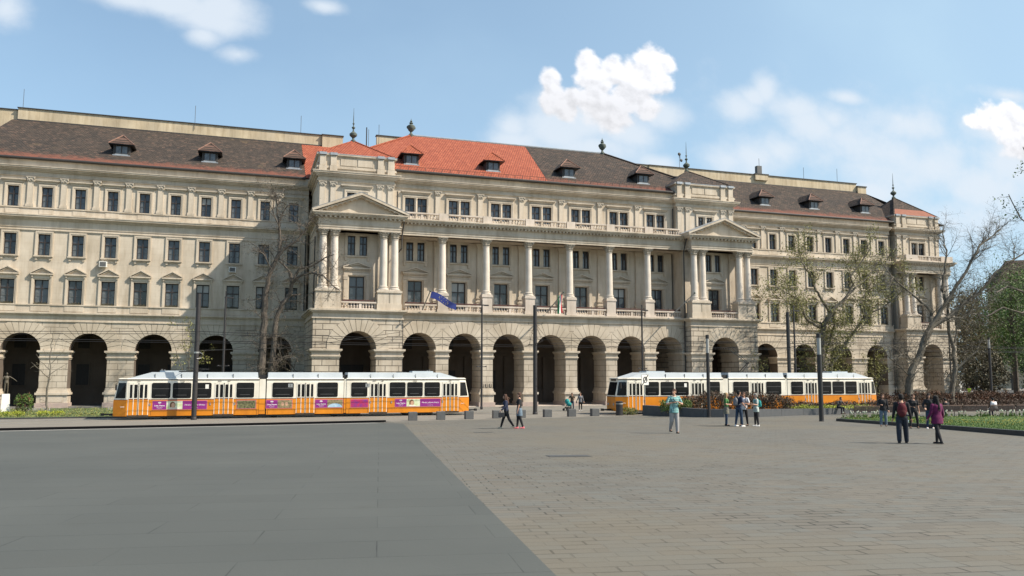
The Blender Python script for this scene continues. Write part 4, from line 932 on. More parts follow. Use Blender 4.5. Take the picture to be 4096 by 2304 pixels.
    for yy in (.30, 2.10):
        for k_ in range(20):
            pass
    wpts = [(.30*math.cos(2*PI*k_/20), .30+.30*math.sin(2*PI*k_/20)) for k_ in range(20)]
    wl.prism(wpts, .44, .56); wl.prism(wpts, 1.94, 2.06); wl.box(-.05, .05, .5, 2.0, .25, .35)
    c['wheel'] = wl.mesh('wheelset', 'rubber')
    a = MB(); a.box(10.36, 11.02, .10, 2.40, .40, 3.0, 1); a.box(10.44, 10.90, .03, 2.47, 1.49, 2.98, 0); a.box(10.44, 10.90, .03, 2.47, .30, 1.44, 2)
    a.box(10.40, 11.0, .3, 2.2, 3.0, 3.30, 1)
    c['bellows'] = a.mesh('bellows', ['tramwhite', 'black', 'orange'])
    cp_ = MB(); cp_.tube([(.25, 1.25, .38), (-.55, 1.25, .36)], [.07, .055], 8); cp_.box(-.72, -.52, 1.13, 1.37, .27, .46); cp_.box(-.1, .3, .9, 1.6, .28, .36)
    c['coupling'] = cp_.mesh('coupling', 'black')
    mr_ = MB(); mr_.tube([(.55, -.02, 2.72), (.42, -.22, 2.68), (.42, -.24, 2.55)], .02, 5); mr_.box(.37, .47, -.30, -.12, 2.18, 2.60)
    c['mirror'] = mr_.mesh('mirror', 'black')
    fd = MB(); fd.box(.46, .56, .62, 1.88, 2.74, 3.0, 0); fd.box(.45, .46, .75, 1.75, 2.79, 2.95, 1)
    c['sign'] = fd.mesh('destination_box', ['tramwhite', 'black'])
tram_meshes()
T_ = _tm
def place(name, me, root, x=0, y=0, z=0, mir=False):
    o = link(name, me, root, (x, y, z))
    return o
def tram(x0, y0, label, number, ads, panto):
    t = thing('tram', label, 'tram', (x0, y0, G(0, y0)+.0), 0, 'three-section orange and white trams')
    def both(name, me, mir=True):
        a = link(name, me, t); out = [a]
        if mir: b = link(name, me, t, (TL, 2.5, 0), PI); out.append(b)
        return out
    both('car_body', T_['shell0']); link('car_body', T_['shell1'], t)
    both('cab_window', T_['cabglass']); both('roof_fairing', T_['fairA']); link('roof_fairing', T_['fairB'], t); both('roof_equipment', T_['roofbox'])
    both('coupling', T_['coupling']); both('mirror', T_['mirror']); both('destination_box', T_['sign'])
    link('bellows', T_['bellows'], t); link('bellows', T_['bellows'], t, (6.46, 0, 0))
    for m in (0, 1):
        for y in (.72, 1.78): link('headlight', T_['head'], t, (mirx(.18, m), y, .82))
    for x in (4.6, 10.7, 17.1, 23.0):
        bo = link('bogie', T_['bogie'], t, (x, 0, 0))
        for q in (-.9, .9): link('wheelset', T_['wheel'], bo, (q, 0, 0))
    wins = [3.45, 4.89, 6.32, 9.41]; doors = [1.92, 7.88]
    for m in (0, 1):
        for fy, rz_ in ((0, 0), (2.5, PI)):
            for x in wins: link('window', T_['w135'], t, (mirx(x, m), fy, 1.56), rz_)
            for x in doors: link('door_window', T_['doorglass'], link('door', T_['door'], t, (mirx(x, m), fy, .30), rz_))
    for fy, rz_ in ((0, 0), (2.5, PI)):
        for x in (12.2, 15.6): link('window', T_['w160'], t, (x, fy, 1.56), rz_)
        link('door_window', T_['doorglass'], link('door', T_['door'], t, (13.91, fy, .30), rz_))
    def txt(s, size, x, z, col='ink', par=None, y=-.03, **k):
        return link('lettering', text_mesh(s, size, col, **k), par or t, (x, y, z))
    for m in (0, 1):
        txt(number, .17, mirx(4.9, m), 2.80); txt('BUDA', .10, mirx(7.88, m)-.32, 2.82, bold=.003); txt('PEST', .10, mirx(7.88, m)+.34, 2.82, bold=.003); txt('GANZ', .08, mirx(1.92, m), 2.82, bold=.003)
        txt('GANZ', .10, mirx(.85, m), .95, 'wink', y=.06)
    pl = MB()
    for x0_, x1_ in ((2.8, 7.1), (8.7, 10.3), (11.1, 13.1), (14.7, 16.75), (17.3, 18.8), (20.4, 24.7)):
        pl.box(x0_, x1_, -.012, 0, .655, .665); pl.box(x0_, x0_+.012, -.012, 0, .30, .655); pl.box(x1_-.012, x1_, -.012, 0, .30, .655)
    link('panel_lines', pl.mesh('panel_lines', 'maroon'), t)
    for x in (2.72, 6.92, 8.66, 19.0, 20.7, 24.95):
        q = MB(); q.box(-.05, .05, -.03, 0, -.09, .09, 0); q.box(-.03, .03, -.035, -.03, .02, .07, 1); link('side_lamp', q.mesh('side_lamp', ['steel', 'lips']), t, (x, 0, 1.12))
    if ads:
        def ad(x0_, x1_, cells):
            f = MB(); f.box(x0_-.04, x1_+.04, -.010, 0, .71, 1.39, 0); o = link('advert', f.mesh('advert', 'pinkink'), t)
            for a, b, m_ in cells:
                q = MB(); q.box(a, b, -.016, -.011, .75, 1.35, 0); p_ = link('advert_picture', q.mesh('advert_picture', m_), o)
            return o
        def logo(o, x):
            txt('Lotus Therme', .125, x, 1.02, 'wink', o, -.019, bold=.003); txt('HOTEL & SPA', .07, x, .90, 'wink', o, -.019); txt('lotustherme.net', .05, x, .81, 'wink', o, -.019)
            q = MB()
            for a in (-50, -25, 0, 25, 50):
                s, c_ = math.sin(math.radians(a)), math.cos(math.radians(a)); q.prism([(x, 1.17), (x+.10*s-.03*c_, 1.17+.10*c_+.03*s), (x+.16*s, 1.17+.15*c_), (x+.10*s+.03*c_, 1.17+.10*c_-.03*s)], -.021, -.017)
            link('lotus_emblem', q.mesh('lotus_emblem', 'wink'), o)
        def face(o, x):
            q = MB(); q.prism([(x+.20*math.cos(k*PI/8), 1.05+.26*math.sin(k*PI/8)) for k in range(16)], -.019, -.0165, 0); q.prism([(x+.04+.13*math.cos(k*PI/8), 1.03+.18*math.sin(k*PI/8)) for k in range(16)], -.022, -.0195, 1)
            q.prism([(x-.3, .76), (x+.4, .76), (x+.25, .88), (x-.1, .9)], -.021, -.0165, 2)
            link('portrait', q.mesh('portrait', ['photo_hair', 'photo_skin', 'tramwhite']), o)
        for x0_, in ((2.93,), (21.0,)):
            o = ad(x0_, x0_+3.74, [(x0_, x0_+.93, 'purple'), (x0_+.93, x0_+2.04, 'photo_green'), (x0_+2.04, x0_+3.74, 'purple')]); logo(o, x0_+.46); face(o, x0_+1.35)
            txt('Minden pillanat élmény', .155, x0_+2.89, 1.06, 'wink', o, -.019, shear=.35); txt('www.lotustherme.net', .055, x0_+2.89, .84, 'wink', o, -.019)
        ad(8.85, 10.2, [(8.85, 10.2, 'photo_food')])
        o = ad(10.98, 12.9, [(10.98, 11.82, 'purple'), (11.82, 12.9, 'photo_dark')]); logo(o, 11.40); 
        q = MB()
        for cx in (12.2, 12.5): q.prism([(cx+.11*math.cos(k*PI/6), 1.06+.15*math.sin(k*PI/6)) for k in range(12)], -.019, -.0165)
        link('portrait', q.mesh('portrait', 'photo_skin'), o)
        o = ad(14.68, 16.8, [(14.68, 15.6, 'purple'), (15.6, 16.8, 'photo_dark')]); logo(o, 15.13)
        q = MB(); q.prism([(16.2+.56*math.cos(k*PI/12), .76+.30*math.sin(k*PI/12)) for k in range(13)], -.019, -.0165); link('pool_picture', q.mesh('pool_picture', 'photo_blue'), o)
        ad(17.45, 18.8, [(17.45, 18.8, 'photo_red')])
        for x in (12.75, 18.75):
            q = MB(); q.box(-.17, .17, -.003, 0, -.14, .14); sh = link('route_sheet', q.mesh('route_sheet', 'granite' if 0 else 'steel'), t, (x, -.024, 2.48)); txt('2', .22, -.02, 0, 'ink', sh, -.006, bold=.004)
    q = MB(); q.box(-.12, .12, -.003, 0, -.16, .16); link('notice_sheet', q.mesh('notice_sheet', 'white'), t, (6.65, -.024, 2.42))
    # pantograph
    p = MB(); px, up = panto
    p.box(px-.6, px+.5, .55, 1.95, 3.52, 3.60, 0)
    if up:
        p.tube([(px, 1.0, 3.6), (px+.75, 1.15, 4.35)], .04, 6); p.tube([(px, 1.5, 3.6), (px+.75, 1.35, 4.35)], .04, 6)
        p.tube([(px+.75, 1.15, 4.35), (px-1.1, .9, 5.70)], .028, 6); p.tube([(px+.75, 1.35, 4.35), (px-1.1, 1.6, 5.70)], .028, 6); p.tube([(px+.75, 1.05, 4.35), (px+.75, 1.45, 4.35)], .05, 6)
        for dx in (-.2, .05): p.tube([(px-1.1+dx, .45, 5.64), (px-1.1+dx, .65, 5.74), (px-1.1+dx, 1.85, 5.74), (px-1.1+dx, 2.05, 5.64)], .03, 5)
    else:
        p.tube([(px, 1.0, 3.6), (px+1.5, 1.2, 3.74), (px-.1, 1.2, 3.84)], .035, 6); p.tube([(px-.1, .45, 3.80), (px-.1, .65, 3.86), (px-.1, 1.85, 3.86), (px-.1, 2.05, 3.80)], .03, 5)
    link('pantograph', p.mesh('pantograph', 'black'), t)
    return t
tram(-9.3, 65.75, 'orange and white tram with purple advert panels, stopped in front of the left wing', '1325', True, (5.2, False))
tram(29.45, 61.8, 'orange and white tram without adverts, half hidden by the planter and shrubs', '1343', False, (13.1, True))

# ------------------------------------------------------------------ poles, lamps, wires, bollards, sign
def lamp_post(x, y, top, label):
    z = G(x, y); t = thing('lamp_post', label, 'lamp post', (x, y, z), 0, 'thin dark lamp posts along the tracks'); H_ = top-z
    m = MB(); m.lathe(0, 0, [(.13, 0), (.13, .2), (.105, .3), (.10, H_*.62), (.085, H_*.63), (.08, H_), (.0, H_+.02)], 12); m.box(-.04, .04, -.05, .05, H_, H_+.45); link('post', m.mesh('post', 'pole'), t)
    a = MB(); a.box(-.1, .62, -.07, .07, H_-.12, H_-.02); a.box(.25, .66, -.12, .12, H_-.15, H_-.06); link('lamp_arm', a.mesh('lamp_arm', 'pole'), t)
    if top < 11:
        b = MB(); b.box(-.5, .5, -.04, .04, H_*.40, H_*.40+.07); b.ball((.4, 0, H_*.40+.05), (.11, .06, .06), 8, 6); b.ball((-.4, 0, H_*.40+.05), (.11, .06, .06), 8, 6); link('bracket', b.mesh('bracket', 'pole'), t)
lamp_post(-1.75, 73.8, 9.9, 'thin dark lamp post rising behind the tram, right of the thick left pole')
lamp_post(21.6, 74.8, 9.95, 'thin dark lamp post at the right end of the tram with adverts')
lamp_post(37.0, 71.4, 9.6, 'thin dark lamp post rising behind the road sign')
lamp_post(50.9, 66.3, 9.55, 'thin dark lamp post close beside a thick catenary pole')
lamp_post(83.9, 79.2, 10.5, 'thin dark lamp post by the corner pavilion')
def cat_pole(x, y, top, label, arm):
    z = G(x, y); t = thing('catenary_pole', label, 'catenary pole', (x, y, z), 0, 'thick dark overhead line poles'); H_ = top-z
    m = MB(); m.lathe(0, 0, [(.22, 0), (.215, .1), (.185, .2), (.175, H_*.6), (.165, H_), (.0, H_)], 16); link('post', m.mesh('post', 'pole'), t)
    if arm:
        a = MB(); za = 5.9-z
        a.tube([(0, 0, za-.1), (-.25, -2.6, za+.12)], .035, 6); a.tube([(0, 0, za-.1), (.3, 2.6, za-.05)], .035, 6)
        a.tube([(0, 0, za+1.9), (-.2, -2.2, za+.08)], .015, 4); a.tube([(0, 0, za+1.9), (.25, 2.2, za-.04)], .015, 4)
        link('bracket_arm', a.mesh('bracket_arm', 'pole'), t)
    else:
        a = MB(); a.lathe(0, 0, [(.2, 4.9), (.2, 5.02)], 12); a.tube([(.2, -.1, 5.0), (.45, -.15, 4.85), (.35, -.1, 4.55), (.05, -.2, 4.5)], .022, 5); link('clamp', a.mesh('clamp', 'steel'), t)
cat_pole(-3.45, 64.75, 9.25, 'thick dark pole standing in front of the tram with purple adverts', False)
cat_pole(23.5, 65.0, 9.15, 'thick dark pole with bracket arm between the two trams', True)
cat_pole(49.2, 65.0, 9.2, 'thick dark pole with bracket arm behind the right-hand tram', True)
def wire(pts, label, r=.02):
    m = MB(); m.tube(pts, r, 4); tag(link('overhead_wire', m.mesh('overhead_wire', 'black')), label, 'overhead wire', 'overhead tram wires')
for yc, nm in ((67.0, 'over the left-hand tram'), (63.05, 'over the right-hand tram')):
    for z, kk in ((5.65, 'lower contact wire'), (6.35, 'upper carrying wire')):
        xs = [-90, -55, -20, -3.4, 10, 23.5, 36, 49.2, 75, 110]; pts = [(x, yc, z-(.28 if (i % 2 == 0 and z > 6) else 0)) for i, x in enumerate(xs)]
        wire(pts, 'thin dark %s %s' % (kk, nm))
wire([(-3.4, 64.8, 5.0), (4, 72, 5.5), (14.8, 79.3, 7.4)], 'span wire from the left pole to the building')
wire([(23.5, 65, 7.6), (28, 73, 6.2), (33.4, 80.7, 6.6)], 'span wire from the middle pole to the arcade wall')
wire([(49.2, 65, 6.2), (70, 62, 6.5), (88.6, 77, 6.6)], 'span wire running right from the thick pole behind the tram')
def light_column(x, y, top, label, r):
    z = G(x, y); t = thing('light_column', label, 'light column', (x, y, z), 0, 'black light columns with a glass section'); H_ = top-z; g0 = H_-.28-1.05
    m = MB(); m.lathe(0, 0, [(r*1.05, 0), (r*1.05, .06), (r, .08), (r, g0), (r*.6, g0)], 16); link('post', m.mesh('post', 'pole'), t)
    g_ = MB(); g_.lathe(0, 0, [(r*.86, g0), (r*.86, H_-.28)], 16); link('lamp_glass', g_.mesh('lamp_glass', 'lampglass', True), t)
    c_ = MB(); c_.lathe(0, 0, [(r, H_-.28), (r, H_)], 16); link('cap', c_.mesh('cap', 'pole'), t)
light_column(32.38, 52.16, 6.2, 'black light column with a glass band at the wedge end of the planter', .125)
light_column(34.27, 42.29, 5.9, 'nearest black light column with a glass band, beside the lawn corner', .145)
light_column(88.9, 77.9, 7.9, 'farthest black light column with a glass band, among the park trees', .17)
cub = None
cubes = [(11.13, 55.6), (13.27, 56.3), (15.52, 57.0), (17.8, 57.6), (19.85, 58.0), (22.22, 58.7), (24.35, 59.0), (26.45, 59.3)]
nm = ['grey granite cube bollard, first from the left, in front of the tram doors', 'grey granite cube bollard, second from the left, in front of the tram side', 'grey granite cube bollard at the nose of the tram with adverts',
      'grey granite cube bollard just left of the two walking women', 'grey granite cube bollard hidden behind the woman with pink shoes', 'grey granite cube bollard just right of the thick middle pole', 'grey granite cube bollard in front of the teal pushchair', 'grey granite cube bollard nearest the orange-nosed right-hand tram']
for i, (x, y) in enumerate(cubes):
    if cub is None:
        m = MB(); a = .29; b_ = .275
        m.add([(-b_, -b_, 0), (b_, -b_, 0), (b_, b_, 0), (-b_, b_, 0), (-a, -a, .015), (a, -a, .015), (a, a, .015), (-a, a, .015), (-a, -a, .57), (a, -a, .57), (a, a, .57), (-a, a, .57), (-b_, -b_, .585), (b_, -b_, .585), (b_, b_, .585), (-b_, b_, .585)],
              [(0+k*4, (1 if 1 else 0)+k*4, 5+k*4, 4+k*4) for k in range(3)]+[(1+k*4, 2+k*4, 6+k*4, 5+k*4) for k in range(3)]+[(2+k*4, 3+k*4, 7+k*4, 6+k*4) for k in range(3)]+[(3+k*4, 0+k*4, 4+k*4, 7+k*4) for k in range(3)]+[(12, 13, 14, 15)])
        cub = m.mesh('cube_bollard', 'granite')
    tag(link('cube_bollard', cub, None, (x, y, G(x, y)), math.radians(-4+R.uniform(-3, 3))), nm[i], 'bollard', 'grey cube bollards in a row')
t = thing('post_bollard', 'round dark steel bollard with pale top band in front of the right-hand tram nose', 'bollard', (28.9, 59.9, G(28.9, 59.9)))
m = MB(); m.lathe(0, 0, [(.29, 0), (.29, 1.02), (.27, 1.03)], 18); link('post', m.mesh('post', 'pole', True), t)
m = MB(); m.lathe(0, 0, [(.293, .90), (.293, .98)], 18); link('reflective_band', m.mesh('reflective_band', 'kerbl'), t)
m = MB(); m.lathe(0, 0, [(.30, 1.03), (.30, 1.10), (.2, 1.14), (0, 1.15)], 18); link('cap', m.mesh('cap', 'pole', True), t)
t = thing('road_sign', 'square end-of-zone sign crossed by a black bar, on a grey post before the tram', 'sign', (31.25, 60.0, G(31.2, 60)), .3)
m = MB(); m.lathe(0, 0, [(.045, 0), (.045, 3.3)], 10); link('post', m.mesh('post', 'steel'), t)
m = MB(); m.prism(rrect(-.42, .42, 2.42, 3.30, .05), -.075, -.05, 0); m.prism(rrect(-.385, .385, 2.455, 3.265, .04), -.082, -.077, 1)
pc = [(.27*math.cos(k*PI/14), 2.86+.27*math.sin(k*PI/14)) for k in range(28)]; m.prism(pc, -.088, -.083, 2)
m.prism([(-.38, 2.46), (-.27, 2.46), (.38, 3.26), (.27, 3.26)], -.096, -.091, 3)
m.prism([(-.12, 2.68), (.10, 2.68), (.10, 2.75), (-.02, 2.95), (-.12, 3.0)], -.090, -.0885, 1)
link('sign_plate', m.mesh('sign_plate', ['steel', 'white', 'granite', 'black']), t)

# flags and flagpoles held over the balcony
def flagpole(b, e, label):
    t = thing('flagpole', label, 'flagpole', b, 0, 'pale flagpoles slanting from the balcony'); e = Vector(e)-Vector(b)
    m = MB(); m.tube([(0, 0, 0), e], [.07, .05], 8, 0); link('pole', m.mesh('pole', 'kerbl'), t)
    m = MB(); m.ball(e, .11, 8, 6); link('finial', m.mesh('finial', 'verdi'), t)
flagpole((16.9, 80.3, 9.7), (17.1, 77.6, 11.35), 'slanting pale flagpole that carries the blue flag')
flagpole((30.35, 80.3, 9.75), (31.2, 77.6, 11.7), 'slanting pale flagpole with the furled red white and green flag')
flagpole((45.2, 80.3, 9.7), (46.6, 77.4, 12.1), 'slanting pale bare flagpole at the right end of the loggia')
M['eu'] = mat('blue_flag_cloth', (.006, .018, .13), .85); M['gold'] = mat('yellow_star_cloth', (.75, .62, .10), .7)
M['fred'] = mat('red_flag_cloth', (.38, .02, .03), .8); M['fwhite'] = mat('white_flag_cloth', (.66, .66, .64), .8); M['fgreen'] = mat('green_flag_cloth', (.01, .13, .05), .8)
def fl(u, v):     # blue flag streaming to the right and drooping
    x = 17.25+2.6*u-.12*v; z = 11.33-1.25*u**1.3-.70*v*(1-.05*u)+.10*math.sin(u*7+v); y = 77.7+.22*math.sin(u*8+v*1.5)-.1*v
    return (x, y, z)
m = MB(); nu, nv = 26, 8
m.add([fl(i/nu, j/nv) for i in range(nu+1) for j in range(nv+1)], [(i*(nv+1)+j, (i+1)*(nv+1)+j, (i+1)*(nv+1)+j+1, i*(nv+1)+j+1) for i in range(nu) for j in range(nv)])
fo = tag(link('flag', m.mesh('flag', 'eu', True)), 'blue flag with a circle of yellow stars streaming from the balcony', 'flag')
m = MB()
for k in range(12):
    a = 2*PI*k/12; u, v = .48+.17*math.cos(a), .5+.30*math.sin(a); c_ = fl(u, v); pts = []
    for q in range(10):
        rr = .036 if q % 2 == 0 else .016; b_ = PI/2+q*PI/5; pts.append((c_[0]+rr*math.cos(b_), c_[1]-.03, c_[2]+rr*math.sin(b_)))
    m.add(pts, [tuple(range(10))])
link('stars', m.mesh('stars', 'gold'), fo)
m = MB()
for k, (x, w_) in enumerate(((30.75, .22), (30.97, .2), (31.17, .2))):
    n_ = 10; vs = []
    for i in range(n_+1):
        t_ = i/n_; z = 11.35-.0-t_*1.9+k*.06; sx = x-(1-t_)*.05*k+.05*math.sin(t_*5+k); vs += [(sx-w_/2*(1-.4*(1-t_)), 77.9+.08*math.sin(k*2+t_*4), z), (sx+w_/2*(1-.4*(1-t_)), 77.9+.12*math.cos(k*2+t_*4), z)]
    m.add(vs, [(2*i, 2*i+1, 2*i+3, 2*i+2) for i in range(n_)], k)
tag(link('flag', m.mesh('flag', ['fgreen', 'fwhite', 'fred'], True)), 'furled red white and green flag hanging limply from its pole', 'flag')

# ------------------------------------------------------------------ trees, shrubs, hedges, flowers
def wander(p, d, L, n, rng, wob, up):
    pts = [p]; d = d.normalized()
    for i in range(n):
        d = (d+Vector((rng.gauss(0, wob), rng.gauss(0, wob), rng.gauss(0, wob)+up))).normalized(); pts.append(pts[-1]+d*(L/n))
    return pts
def sprout(mb, pts, rads, lvl, rng, tips, cfg):
    """branches off a limb given by pts; cfg: list of (count per metre, length, radius factor, up, wobble)"""
    if lvl >= len(cfg): return
    per, L, rf, up, wob = cfg[lvl]
    for i in range(len(pts)-1):
        a, b = pts[i], pts[i+1]; seg = (b-a).length; k = per*seg; k = int(k)+(1 if rng.random() < k-int(k) else 0)
        if lvl == 0 and i == 0: k = 0
        for _ in range(k):
            t = rng.random(); p = a.lerp(b, t); dd = (b-a).normalized(); r = rads[i]+(rads[i+1]-rads[i])*t
            o = Vector((rng.gauss(0, 1), rng.gauss(0, 1), rng.gauss(0, .7))); o = (o-dd*o.dot(dd))
            if o.length < .01: continue
            d = dd*rng.uniform(.2, .9)+o.normalized()*rng.uniform(.5, 1)
            l = L*rng.uniform(.45, 1.25); n = 5 if lvl < 2 else 3
            q = wander(p, d, l, n, rng, wob, up); r0 = max(.006, min(r*.8, rf*rng.uniform(.7, 1.1))); rr = [r0*(1-.75*j/n) for j in range(n+1)]
            mb.tube(q, rr, 5 if lvl == 0 else 3, 0, False)
            if lvl >= len(cfg)-1: tips += q[1:]
            sprout(mb, q, rr, lvl+1, rng, tips, cfg)
def tree(name, label, cat, base, limbs, bark, cfg, seed, leaf=None, leafn=1, leafs=.07, spread=.12, frac=1.0, jit=.5, group=None):
    rng = random.Random(seed); bx, by, bz = base
    t = thing(name, label, cat, base, 0, group); mb = MB(); tips = []
    for li, (r0, r1, yo, pts) in enumerate(limbs):
        n = len(pts); P = []
        for i, q in enumerate(pts):
            dy = yo[0]+(yo[1]-yo[0])*i/(n-1) if isinstance(yo, tuple) else yo
            P.append(Vector((q[0]-bx, dy, q[1]-bz)))
        Q = []; RR = []
        for i in range(n-1):
            for s in range(3):
                t_ = s/3; v = P[i].lerp(P[i+1], t_); w = .04 if (i+s) else 0
                Q.append(v+Vector((rng.gauss(0, w), rng.gauss(0, w), 0))); RR.append(r0+(r1-r0)*((i+t_)/(n-1))**.85)
        Q.append(P[-1]); RR.append(r1)
        if li == 0: Q.insert(0, Q[0]+Vector((0, 0, -.35))); RR.insert(0, r0*1.35); RR[1] = r0*1.15
        mb.tube(Q, RR, 9 if r0 > .1 else 6, 0, True)
        sprout(mb, Q, RR, 0, rng, tips, cfg)
    link('trunk', mb.mesh('trunk', bark, True), t)
    if leaf:
        lm = MB(); tp = [p for p in tips if rng.random() < frac]; leaf_cloud(lm, tp, leafs, rng, leafn, spread); link('crown', lm.mesh('crown', leaf), t)
    return t
CF = [(1.35, 2.8, .05, .05, .22), (2.3, 1.5, .026, .03, .25), (3.6, .75, .014, .02, .25)]
tree('old_bare_tree', 'old leaning leafless tree draped with dry ivy before the shaded wall by the pavilion', 'tree', (1.9, 80.5, -.11), [
    (.42, .30, 0, [(1.75, -.11), (1.57, 2.43), (1.52, 6.42), (1.58, 9.11)]), (.30, .10, (0, -.8), [(1.58, 9.11), (1.71, 11.14), (1.98, 12.92), (2.46, 14.03), (2.77, 14.73), (2.8, 15.97), (2.66, 17.34)]),
    (.09, .03, (-.8, -1.4), [(2.66, 17.34), (3.1, 19.03), (3.61, 19.48), (4.55, 19.34)]), (.09, .03, (-.8, 0), [(2.66, 17.34), (2.44, 18.99), (2.67, 20.12), (3.03, 21.26)]), (.07, .03, (-.8, -1.9), [(2.62, 17.48), (2.05, 18.83), (2.17, 20.08), (1.72, 21.03)]),
    (.16, .04, (-.5, -2), [(2.46, 14.03), (3.21, 15.16), (4.38, 16.05), (5.15, 17.07), (5.46, 18.06), (6.18, 18.53)]), (.07, .02, (-.3, -1.4), [(2.03, 13.33), (1.41, 14.53), (.61, 15.31), (-.17, 15.68)]),
    (.30, .16, (0, -.6), [(2.2, -.11), (2.37, 2.43), (2.6, 7.51), (2.88, 9.01), (3.37, 10.1), (3.87, 10.8), (4.03, 11.9), (3.83, 12.99)]), (.13, .04, (-.6, -3), [(4.03, 12.04), (4.59, 13.23), (5.78, 13.48), (6.84, 14.22), (7.71, 14.54)]),
    (.14, .04, (-.6, -3.4), [(4.07, 11.9), (4.87, 12.69), (5.8, 12.86), (6.88, 12.56), (7.44, 11.74), (8.27, 11.08)]), (.10, .03, (-.6, .5), [(3.83, 12.99), (2.86, 14.05), (2.67, 15.69), (3.18, 16.4)]),
    (.08, .02, (0, -1.5), [(1.7, 3.0), (2.6, 4.4), (4.1, 5.0), (5.2, 5.3)]), (.07, .02, (0, -1), [(2.4, 3.2), (3.4, 4.4), (2.9, 6.0), (2.2, 6.9)]), (.06, .02, (0, 1), [(5.6, 2.6), (4.6, 3.6), (3.4, 5.2), (2.7, 6.2)])],
    'darkbark', [(1.6, 2.4, .045, .0, .28), (2.6, 1.4, .022, -.02, .3), (3.8, .7, .013, -.03, .3)], 11, 'lf_ivy', 1, .05, .12, .5)
tree('sapling', 'bare young tree with a pale straight stem in the lawn before the left arches', 'sapling', (-15.8, 77.9, -.11), [
    (.11, .02, 0, [(-15.75, -.11), (-15.84, .6), (-15.81, 2.56), (-15.77, 3.91), (-15.81, 5.26), (-15.7, 6.6)]), (.04, .01, (0, -.3), [(-15.81, 2.9), (-16.41, 3.5), (-17.1, 4.2)]), (.04, .01, (0, .3), [(-15.8, 3.1), (-15.21, 3.6), (-14.5, 4.1)]), (.035, .01, (0, .3), [(-15.8, 3.6), (-16.5, 4.3), (-16.9, 4.9)]), (.03, .01, (0, -.3), [(-15.79, 4.0), (-15.1, 4.7), (-14.7, 5.2)])],
    'plane', [(1.6, 1.1, .018, .05, .2), (2.2, .5, .009, .03, .2)], 12, 'lf_ivy', 1, .045, .08, .3)
tree('sapling', 'young tree with sparse fresh leaves beside the thick left pole', 'sapling', (-4.6, 78, -.11), [
    (.07, .02, 0, [(-4.57, -.11), (-4.7, 2), (-4.74, 3.6), (-4.82, 4.66), (-4.74, 6.09), (-4.89, 8.0)]), (.04, .012, (0, -.4), [(-4.77, 2.6), (-5.5, 4.3), (-6.2, 6.2), (-6.5, 7.2)]), (.04, .012, (0, .4), [(-4.78, 2.8), (-4.15, 4.2), (-3.4, 5.4)]), (.03, .01, (0, .4), [(-4.8, 4.2), (-5.3, 5.9), (-5.5, 7.9)])],
    'bark', [(1.4, 1.1, .02, .08, .2), (2.0, .5, .01, .03, .2)], 13, 'lf_spring', 3, .075, .14, .8)
tree('plane_tree', 'spreading plane tree with sparse spring leaves and forked grey trunks behind the right-hand tram', 'tree', (62.0, 76, -.11), [
    (.40, .36, 0, [(61.4, -.11), (61.45, .9), (61.85, 4.42), (62.04, 7.83)]), (.34, .10, (0, -1.5), [(62.04, 7.83), (62.22, 8.93), (62.8, 10.05), (63.86, 11.18), (64.92, 12.19), (65.64, 13.05)]),
    (.24, .10, (0, 1.6), [(61.8, -.1), (61.97, 1.04), (62.36, 4.01), (63.26, 5.66), (64.45, 7.87), (65.28, 9.27)]), (.33, .09, (0, -1), [(62.2, -.1), (62.46, 1.03), (62.86, 4.29), (64.1, 5.8), (65.53, 7.61), (67.17, 9.59), (68.41, 10.39)]),
    (.22, .03, (0, -2.5), [(62.07, 8.52), (60.77, 8.83), (59.49, 9.42), (58.71, 10.22), (58.27, 11.3), (57.01, 11.8), (55.74, 12.17), (54.18, 12.66)]), (.12, .03, (0, 1.5), [(62.19, 8.93), (60.8, 9.45), (60.34, 10.26), (59.73, 11.34), (58.96, 12.41), (58.03, 13.34)]),
    (.18, .03, (-.3, 1), [(62.98, 10.33), (62.06, 11.96), (61.6, 12.77), (61.18, 14.42), (60.56, 15.37), (60.27, 16.18), (60.0, 17.7)]), (.14, .03, (-1, -2), [(64.92, 12.19), (65.66, 13.47), (65.1, 14.29), (66.46, 15.9), (67.57, 17.37), (66.95, 18.62)]),
    (.11, .02, (-1.5, -1), [(65.64, 13.05), (67.05, 13.94), (68.31, 14.98), (69.24, 16.16), (70.88, 17.1)]), (.13, .03, (-1, 1), [(67.17, 9.59), (67.09, 11.41), (68.17, 12.43), (69.6, 13.04), (70.74, 14.65), (71.52, 15.97)]),
    (.10, .02, (-1, -2.5), [(68.41, 10.39), (69.65, 10.92), (70.76, 11.94), (72.23, 12.99), (72.99, 13.73)]), (.07, .02, (-1, -3), [(58.71, 10.22), (57.28, 10.59), (55.7, 11.09), (54.13, 11.18)])],
    'plane', CF, 14, 'lf_spring', 3, .085, .24, .95)
